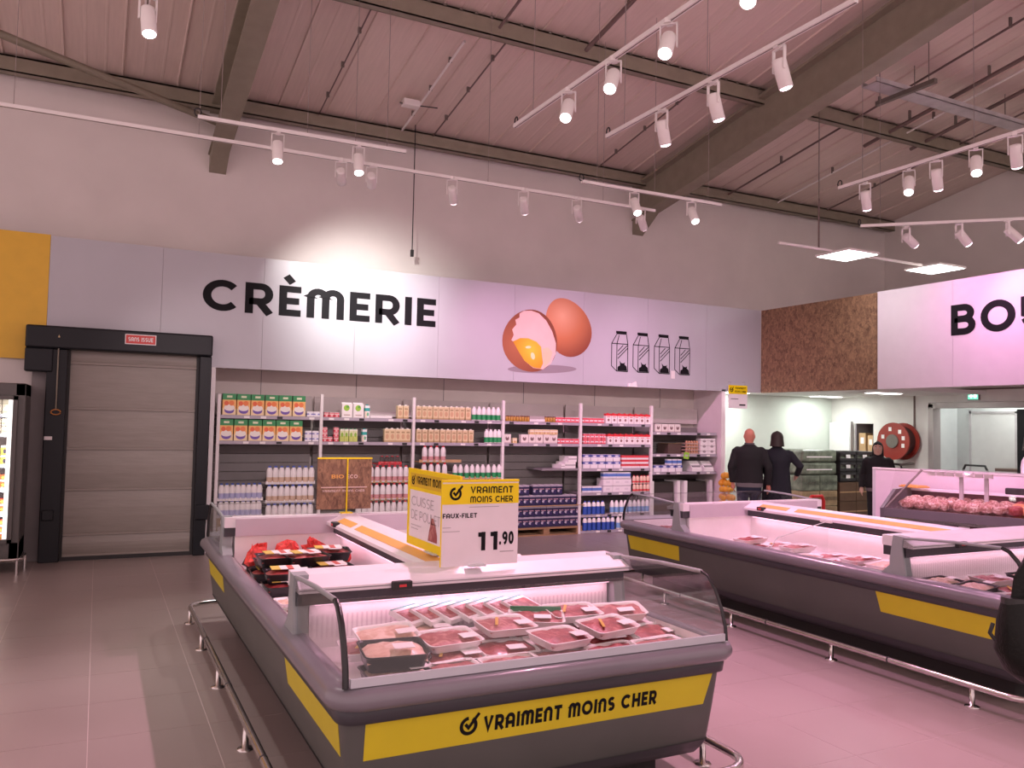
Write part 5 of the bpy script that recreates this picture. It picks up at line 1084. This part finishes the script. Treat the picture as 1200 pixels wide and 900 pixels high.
for z in (.5,.9,1.3): BOX(.02,.5,.02,.40,z,z+.02).build('shelf', M_shelf, cup)
for i, (y, z, w, h, m) in enumerate(((10.86,1.32,.13,.30,M_card),(11.05,1.32,.15,.34,M_card),(10.95,.92,.26,.22,M_card),(10.90,.52,.2,.25,M_plinth),(11.06,.52,.1,.2,W_))):
    o = BOX(13.05,13.35,y-w/2,y+w/2,z,z+h).build('storage_box', m); tag(o, ['beige storage box on the cupboard top shelf, right','beige storage box on the cupboard top shelf, left','beige storage box on the middle shelf of the dark cupboard','black storage box low in the dark cupboard','narrow white storage box low in the dark cupboard'][i], 'box'); BOX(13.047,13.05,y-w*.25,y+w*.25,z+h*.4,z+h*.75).build('label_sheet', W_, o)
# pallets of goods
def pallet(name, label, x, y, w=1.0, d=.8):
    p = thing(name, label, 'pallet', (x,y,0))
    for q in range(5): BOX(0,w,q*(d-.1)/4,q*(d-.1)/4+.1,.11,.135).build('deck_board', M_wood, p)
    for q in range(3): BOX(q*(w-.1)/2,q*(w-.1)/2+.1,0,d,.0,.11).build('bearer', M_wood, p)
pallet('wooden_pallet','wooden pallet under the film wrapped boxes in the corridor',10.62,10.2,.85,.7); pallet('wooden_pallet','wooden pallet under the black crates in the corridor',11.50,10.2,.85,.7)
M_wrapgreen = mat('wrapped_green', (.16,.19,.14), .35, var=.5, scale=9); M_wrapbrown = mat('wrapped_carton', (.34,.25,.14), .5, var=.25, scale=8)
for i in range(3):
    for j in range(2):
        o = BOX(0,.41,0,.66,0,.26).build('wrapped_box', M_wrapbrown if i < 2 else M_wrapgreen, bev=.012); o.location = (10.63+.42*j,10.22,.137+i*.265); tag(o, f'film wrapped box on the left corridor pallet, {["bottom","second","third"][i]} layer {["left","right"][j]}', 'box', 'film wrapped boxes'); BOX(.02,.39,-.012,-.011,.10,.16).build('film_fold', glass('wrap_film', (.9,.9,.9), .9, .15), o)
for i in range(2):
    o = BOX(0,.82,0,.64,0,.21).build('wrapped_sack', M_wrapgreen, bev=.04); o.location = (10.64,10.23,.935+i*.215); tag(o, ['dark green wrapped sack on the left corridor pallet, lower','dark green wrapped sack on top of the left corridor pallet'][i], 'sack'); BOX(.1,.7,-.004,.0,.08,.10).build('strap', M_white, o)
for i in range(2):
    for j in range(2):
        o = BOX(0,.40,0,.6,0,.33).build('brown_carton', mat('carton_brown', (.13,.075,.045), .6, var=.1)); o.location = (11.52+.41*j,10.22,.137+i*.335); tag(o, f'dark brown carton on the right corridor pallet, {["lower","upper"][i]} layer {["left","right"][j]}', 'box', 'dark cartons'); BOX(0,.40,-.002,0,.15,.17).build('tape_strip', M_card, o)
cr0 = MB().box(0,.40,0,.58,0,.02).box(0,.02,0,.58,0,.17).box(.38,.40,0,.58,0,.17).box(0,.40,0,.02,.0,.06).box(0,.40,0,.02,.12,.17).box(0,.40,.56,.58,0,.17).build('black_crate', mat('crate_black', (.035,.033,.035), .45)); tag(cr0,'x','crate'); BOX(.15,.25,-.003,0,.06,.12).build('label_card', M_white, cr0); BOX(.03,.37,.03,.55,.02,.13).build('contents', M_wrapgreen, cr0)
for i in range(3):
    for j in range(2):
        c = cr0 if i+j == 0 else copy_tree(cr0); place(c, (11.52+.41*j,10.22,.81+i*.175), 0, f'black plastic crate on the right corridor pallet, {["lower","middle","upper"][i]} row {["left","right"][j]}', 'black crates')
ht = thing('hand_truck', 'black hand truck with looped handle beside the crates', 'hand truck', (12.45,10.0,0))
MB().tube([(0,0,.12),(0,.02,1.0),(.05,.02,1.12),(.35,.02,1.12),(.40,.02,1.0),(.40,0,.12)], .018, 8).build('frame', M_cable, ht); BOX(0,.40,-.25,0,.0,.02).build('toe_plate', M_cable, ht)
for x in (-.03,.43): MB().tube([(x-.02,.05,.10),(x+.02,.05,.10)], .10, 12).build('wheel', M_plinth, ht)
for z in (.4,.7): MB().tube([(0,.01,z),(.40,.01,z)], .012, 6).build('cross_bar', M_cable, ht)
rt = thing('red_trolley', 'small red trolley handle in front of the corridor pallets', 'trolley', (9.95,9.45,0))
MB().tube([(0,0,.08),(0,0,.55),(.08,0,.66),(.30,0,.66),(.34,0,.58),(.34,0,.08)], .028, 8).build('handle', mat('trolley_red', (.62,.03,.03), .35), rt); BOX(-.05,.39,-.3,.05,.06,.10).build('platform', MATS['trolley_red'], rt)
for x in (0,.34):
    for y in (-.25,.0): MB().tube([(x-.015,y,.03),(x+.015,y,.03)], .03, 8).build('wheel', M_plinth, rt)
dt = thing('trolley_in_doorway', 'dark looped trolley handle in the wide doorway', 'trolley', (13.4,9.25,0)); MB().tube([(0,0,.1),(0,0,1.05),(0,-.05,1.15),(0,-.40,1.15),(0,-.45,1.05),(0,-.45,.1)], .02, 8).build('handle', M_cable, dt); BOX(-.1,.3,-.45,0,.08,.12).build('platform', M_cable, dt)
bt = thing('preparation_table', 'low brown work table seen through the wide doorway', 'table', (13.35,7.5,0)); BOX(0,.4,0,1.15,1.05,1.13).build('table_top', mat('table_brown', (.16,.10,.08), .5), bt, bev=.006)
for x in (.02,.34):
    for y in (.03,1.08): BOX(x,x+.04,y,y+.04,0,1.05).build('leg', M_galv, bt)
# nets of oranges
M_fruit = mat('orange_fruit', (.86,.45,.04), .45, var=.15, bump=.2)
rnd = random.Random(3)
nb = thing('fruit_bin', 'white bin heaped with orange fruit beside the alcove wall', 'bin', (8.92,10.15,0)); BOX(0,.28,0,.30,0,.42).build('box', W_, nb)
for i in range(34):
    lv = i//7; a = i*2.4; r = .11-.010*lv
    o = MB().sphere((0,0,0), .052, 9, 6).build('orange', M_fruit, None, (9.06+r*math.cos(a)*rnd.uniform(.4,1), 10.33+r*math.sin(a)*rnd.uniform(.4,1.2)-.03, .47+lv*.115+rnd.uniform(0,.02))); tag(o, f'orange fruit in layer {["one","two","three","four","five"][lv]} of the heap beside the alcove wall', 'fruit', 'oranges in the heap, layer %d' % (lv+1)); MB().lathe([(.006,.05),(.004,.055)], 5).build('stem', M_green, o)
# ---------------------------------------------------------------- people
def bake(mb, name, m, parent, voxel, smooth=2):
    o = mb.build(name, m, parent)
    r = o.modifiers.new('remesh', 'REMESH'); r.mode = 'VOXEL'; r.voxel_size = voxel; r.use_smooth_shade = True
    s = o.modifiers.new('smooth', 'SMOOTH'); s.factor = .5; s.iterations = smooth
    dg = bpy.context.evaluated_depsgraph_get(); me = bpy.data.meshes.new_from_object(o.evaluated_get(dg))
    o.modifiers.clear(); o.data = me
    if not me.materials: me.materials.append(m)
    return o
def ering(cx, cy, z, rx, ry, n=16): return [(cx+rx*math.cos(2*math.pi*k/n), cy+ry*math.sin(2*math.pi*k/n), z) for k in range(n)]
def person(label, loc, face, H, skin, top, bottom, hair, coat=False, hood=False, bald=False, arms=None, hem=None, sleeve_mat=None):
    """local frame: the figure looks along -y, x to its left; lengths for a 1.72 m figure scaled by H/1.72"""
    k = H/1.72; rz = math.atan2(face[1], face[0]) + math.pi/2
    t = thing('person', label, 'person', loc, rz)
    P = lambda *p: tuple(c*k for c in p)
    arms = arms or {1: ((.185,0,1.40),(.26,.03,1.13),(.265,-.05,.90)), -1: ((-.185,0,1.40),(-.26,.03,1.13),(-.265,-.05,.90))}
    b = MB()
    # head with brow, nose, chin; neck; trunk
    b.loft([[(x*k, y*k, z*k) for x, y, z in ering(cx, cy, z, rx, ry)] for cx, cy, z, rx, ry in
            ((0,-.03,1.485,.035,.04),(0,-.028,1.50,.052,.062),(0,-.015,1.535,.066,.080),(0,-.008,1.58,.073,.090),(0,0,1.63,.077,.096),(0,.004,1.67,.070,.088),(0,.006,1.70,.050,.062),(0,.006,1.718,.018,.022))])
    b.tube([P(0,-.098,1.625), P(0,-.112,1.59), P(0,-.098,1.578)], [.008*k,.014*k,.010*k], 6)
    for s in (-1,1): b.sphere(P(s*.078,.008,1.60), (.010*k,.02*k,.032*k), 8, 6)
    b.tube([P(0,.02,1.38), P(0,.012,1.47), P(0,0,1.56)], [.07*k,.056*k,.055*k], 10)
    b.loft([[(x*k, y*k, z*k) for x, y, z in ering(0, .01, z, rx, ry)] for z, rx, ry in ((.80,.15,.10),(.95,.165,.115),(1.08,.14,.10),(1.25,.165,.115),(1.38,.17,.10),(1.44,.09,.07))])
    for s in (-1,1):
        S_, E_, Wr = [Vector(P(*q)) for q in arms[s]]
        b.tube([S_, E_, Wr], [.052*k,.042*k,.028*k], 8)
        d = (Wr - E_).normalized(); side = d.cross(Vector((s,0,0))); side = Vector((0,-1,0)) if side.length < .1 else side.normalized()
        pal = Wr + d*.085*k; b.tube([Wr, Wr + d*.04*k, pal], [.028*k,.038*k,.036*k], 8, flat=.55)
        for q, ln in zip((-1.5,-.5,.5,1.5), (.060,.075,.080,.070)):
            f0 = pal + side*q*.019*k - d*.012*k; f1 = f0 + d*ln*.5*k + Vector((-s*.006*k,0,0)); f2 = f1 + d*ln*.45*k + Vector((-s*.018*k,0,0)); b.tube([f0,f1,f2], [.0098*k,.0092*k,.008*k], 6)
        t0 = Wr + d*.025*k + side*.026*k; b.tube([t0, t0 + d*.035*k + side*.018*k, t0 + d*.065*k + side*.018*k + Vector((-s*.01*k,0,0))], [.012*k,.011*k,.009*k], 6)
        b.tube([P(s*.09,0,.88), P(s*.095,-.01,.48), P(s*.10,.02,.09)], [.085*k,.055*k,.038*k], 8)
        b.tube([P(s*.10,.03,.05), P(s*.11,-.10,.04), P(s*.115,-.17,.03)], [.035*k,.036*k,.026*k], 8)
    body = bake(b, 'body', skin, t, .0105*k, 2)
    # trousers
    tr = MB(); tr.loft([[(x*k, y*k, z*k) for x, y, z in ering(0,.01,z,rx,ry)] for z, rx, ry in ((.76,.15,.11),(.85,.178,.125),(.95,.178,.125),(1.02,.165,.118))])
    for s in (-1,1): tr.tube([P(s*.09,0,.88), P(s*.095,-.01,.48), P(s*.10,.015,.09)], [.098*k,.074*k,.062*k], 10)
    bake(tr, 'trousers', bottom, t, .014*k, 1)
    for s in (-1,1):
        sh = MB(); sh.tube([P(s*.10,.06,.045), P(s*.105,-.05,.048), P(s*.115,-.19,.034)], [.043*k,.046*k,.030*k], 10); sh.build('shoe', M_plinth, t)
    # jacket or coat
    j = MB(); hem = hem or (.50 if coat else .90)
    pro = [(hem,.235 if coat else .205,.165 if coat else .14)] + ([(.75,.225,.155)] if coat else []) + [(1.0,.20,.14),(1.15,.19,.138),(1.28,.205,.145),(1.37,.215,.125),(1.42,.175,.10),(1.455,.11,.085),(1.485,.078,.08)]
    j.loft([[(x*k, y*k, z*k) for x, y, z in ering(0,.012,z,rx,ry,20)] for z, rx, ry in pro])
    for s in (-1,1):
        S_, E_, Wr = [Vector(P(*q)) for q in arms[s]]; j.sphere(tuple(S_ - Vector((s*.015*k,0,.008*k))), .066*k, 10, 8); j.tube([S_, E_, Wr - (Wr-E_).normalized()*.01*k], [.068*k,.060*k,.047*k], 10)
    jk = bake(j, 'coat' if coat else 'jacket', top, t, .014*k, 2)
    if not coat: MB().loft([[(x*k, y*k, z*k) for x, y, z in ering(0,.012,z,rx,ry,20)] for z, rx, ry in ((hem-.05,.196,.134),(hem+.02,.20,.138))], True).build('hem_band', mat('hem_grey', (.16,.14,.15), .7), jk)
    MB().loft([[(x*k, y*k, z*k) for x, y, z in ering(0,.006,z,rx,ry,16)] for z, rx, ry in ((1.44,.085,.082),(1.475,.072,.078),(1.505,.076,.086))], False).build('collar', top if not bald else mat('collar_grey', (.10,.09,.10), .7), jk)
    if not bald:
        h = MB(); n = 18; rings = []
        for i in range(11):
            u = i/10; z = 1.738 - u*(.24 if not hood else .36); r = max(.08, math.sin(math.acos(max(-1, min(1, 1-u/.42))))) if u < .42 else 1.0; flare = 1 + (.30 if not hood else .1)*max(0, u-.5)
            ring = []
            for q in range(n):
                a = 2*math.pi*q/n; x, y = .094*r*flare*math.cos(a), .115*r*flare*math.sin(a)
                if u > .22 and y < -.02: y = -.02 - (abs(y)-.02)*.15*(1 if not hood else 1.6)
                ring.append((x*k, (y+.014)*k, z*k))
            rings.append(ring)
        h.loft(rings, True); h.build('hood' if hood else 'hair', hair, t)
    for s in (-1,1):
        e = MB().sphere(P(s*.031,-.085,1.612), .0125*k, 8, 6).build('eye', mat('eye_white', (.75,.72,.70), .3), t); MB().sphere(P(s*.031,-.095,1.612), .006*k, 6, 5).build('iris', M_plinth, e)
        MB().tube([P(s*.016,-.092,1.634), P(s*.034,-.091,1.640), P(s*.05,-.080,1.634)], .004*k, 5).build('eyebrow', mat('brow', (.05,.03,.02), .7), t)
    MB().tube([P(-.024,-.083,1.545), P(0,-.094,1.543), P(.024,-.083,1.545)], .006*k, 5).build('mouth', mat('lips', (.42,.14,.13), .5), t)
    return t
SK = mat('skin_ruddy', (.62,.24,.17), .5); SK2 = mat('skin_light', (.58,.36,.27), .5)
DK = mat('cloth_black', (.010,.009,.011), .85); NV = mat('cloth_navy', (.008,.009,.016), .85); JN = mat('denim_dark', (.012,.018,.040), .85); HB = mat('hair_dark', (.022,.012,.009), .6); WH = mat('cloth_white', (.80,.74,.77), .7)
person('bald man in a black jacket and dark jeans seen from behind near the corridor', (8.655,9.35,0), (.62,.78), 1.70, SK, DK, JN, HB, bald=True, arms={1: ((.185,0,1.395),(.262,.03,1.14),(.235,-.02,.90)), -1: ((-.185,0,1.395),(-.275,.05,1.14),(-.28,-.02,.88))})
person('dark haired person in a long black coat seen from behind beside the bald man', (9.11,9.255,0), (.68,.73), 1.655, SK2, NV, DK, HB, coat=True, arms={1: ((.175,0,1.395),(.27,.03,1.16),(.24,-.15,.98)), -1: ((-.175,0,1.395),(-.34,.06,1.20),(-.30,-.14,1.06))})
person('person in a dark hooded top facing the camera behind the counter partition', (11.00,9.02,0), (-.77,-.63), 1.53, SK2, DK, DK, DK, hood=True)
person('person in a white coat behind the butcher counter at the right edge', (10.47,6.26,0), (.2,-.98), 1.72, SK2, WH, WH, HB, coat=True)
person('shopper in black just outside the right edge carrying a black bag', (3.03,1.42,0), (-.35,.94), 1.66, SK2, DK, JN, HB, arms={1: ((.185,0,1.395),(.29,.02,1.17),(.34,-.15,1.32)), -1: ((-.185,0,1.395),(-.27,.03,1.14),(-.265,-.05,.90))})
# black shoulder bag hanging from the shopper's arm
M_bag = mat('bag_black', (.006,.007,.006), .5, bump=.25, bscale=90, spec=.25)
bg = thing('black_bag', 'black shoulder bag cut by the right edge of the picture', 'bag', (2.64,1.53,.945), math.radians(-27))
b_ = MB(); b_.loft([rr(-.10,.15,-.055,.055,.05,.0), rr(-.14,.18,-.07,.07,.06,.03), rr(-.165,.20,-.075,.075,.06,.09), rr(-.16,.19,-.06,.06,.05,.19), rr(-.15,.17,-.03,.03,.028,.25)], True); b_.build('pouch', M_bag, bg)
MB().loft([rr(-.153,.173,-.034,.034,.03,.235), rr(-.153,.173,-.034,.034,.03,.255)], True).build('rim', mat('bag_rim', (.02,.02,.02), .3), bg)
MB().tube([(-.105,0,.24),(-.095,0,.31),(-.06,0,.375),(.0,0,.41),(.07,0,.38),(.125,0,.32),(.15,0,.24)], .026, 8, flat=.5).build('handle', M_bag, bg)
MB().tube([(-.19,-.02,.13),(-.205,-.02,.15),(-.195,-.02,.18)], .006, 6).build('zip_pull', M_cable, bg)
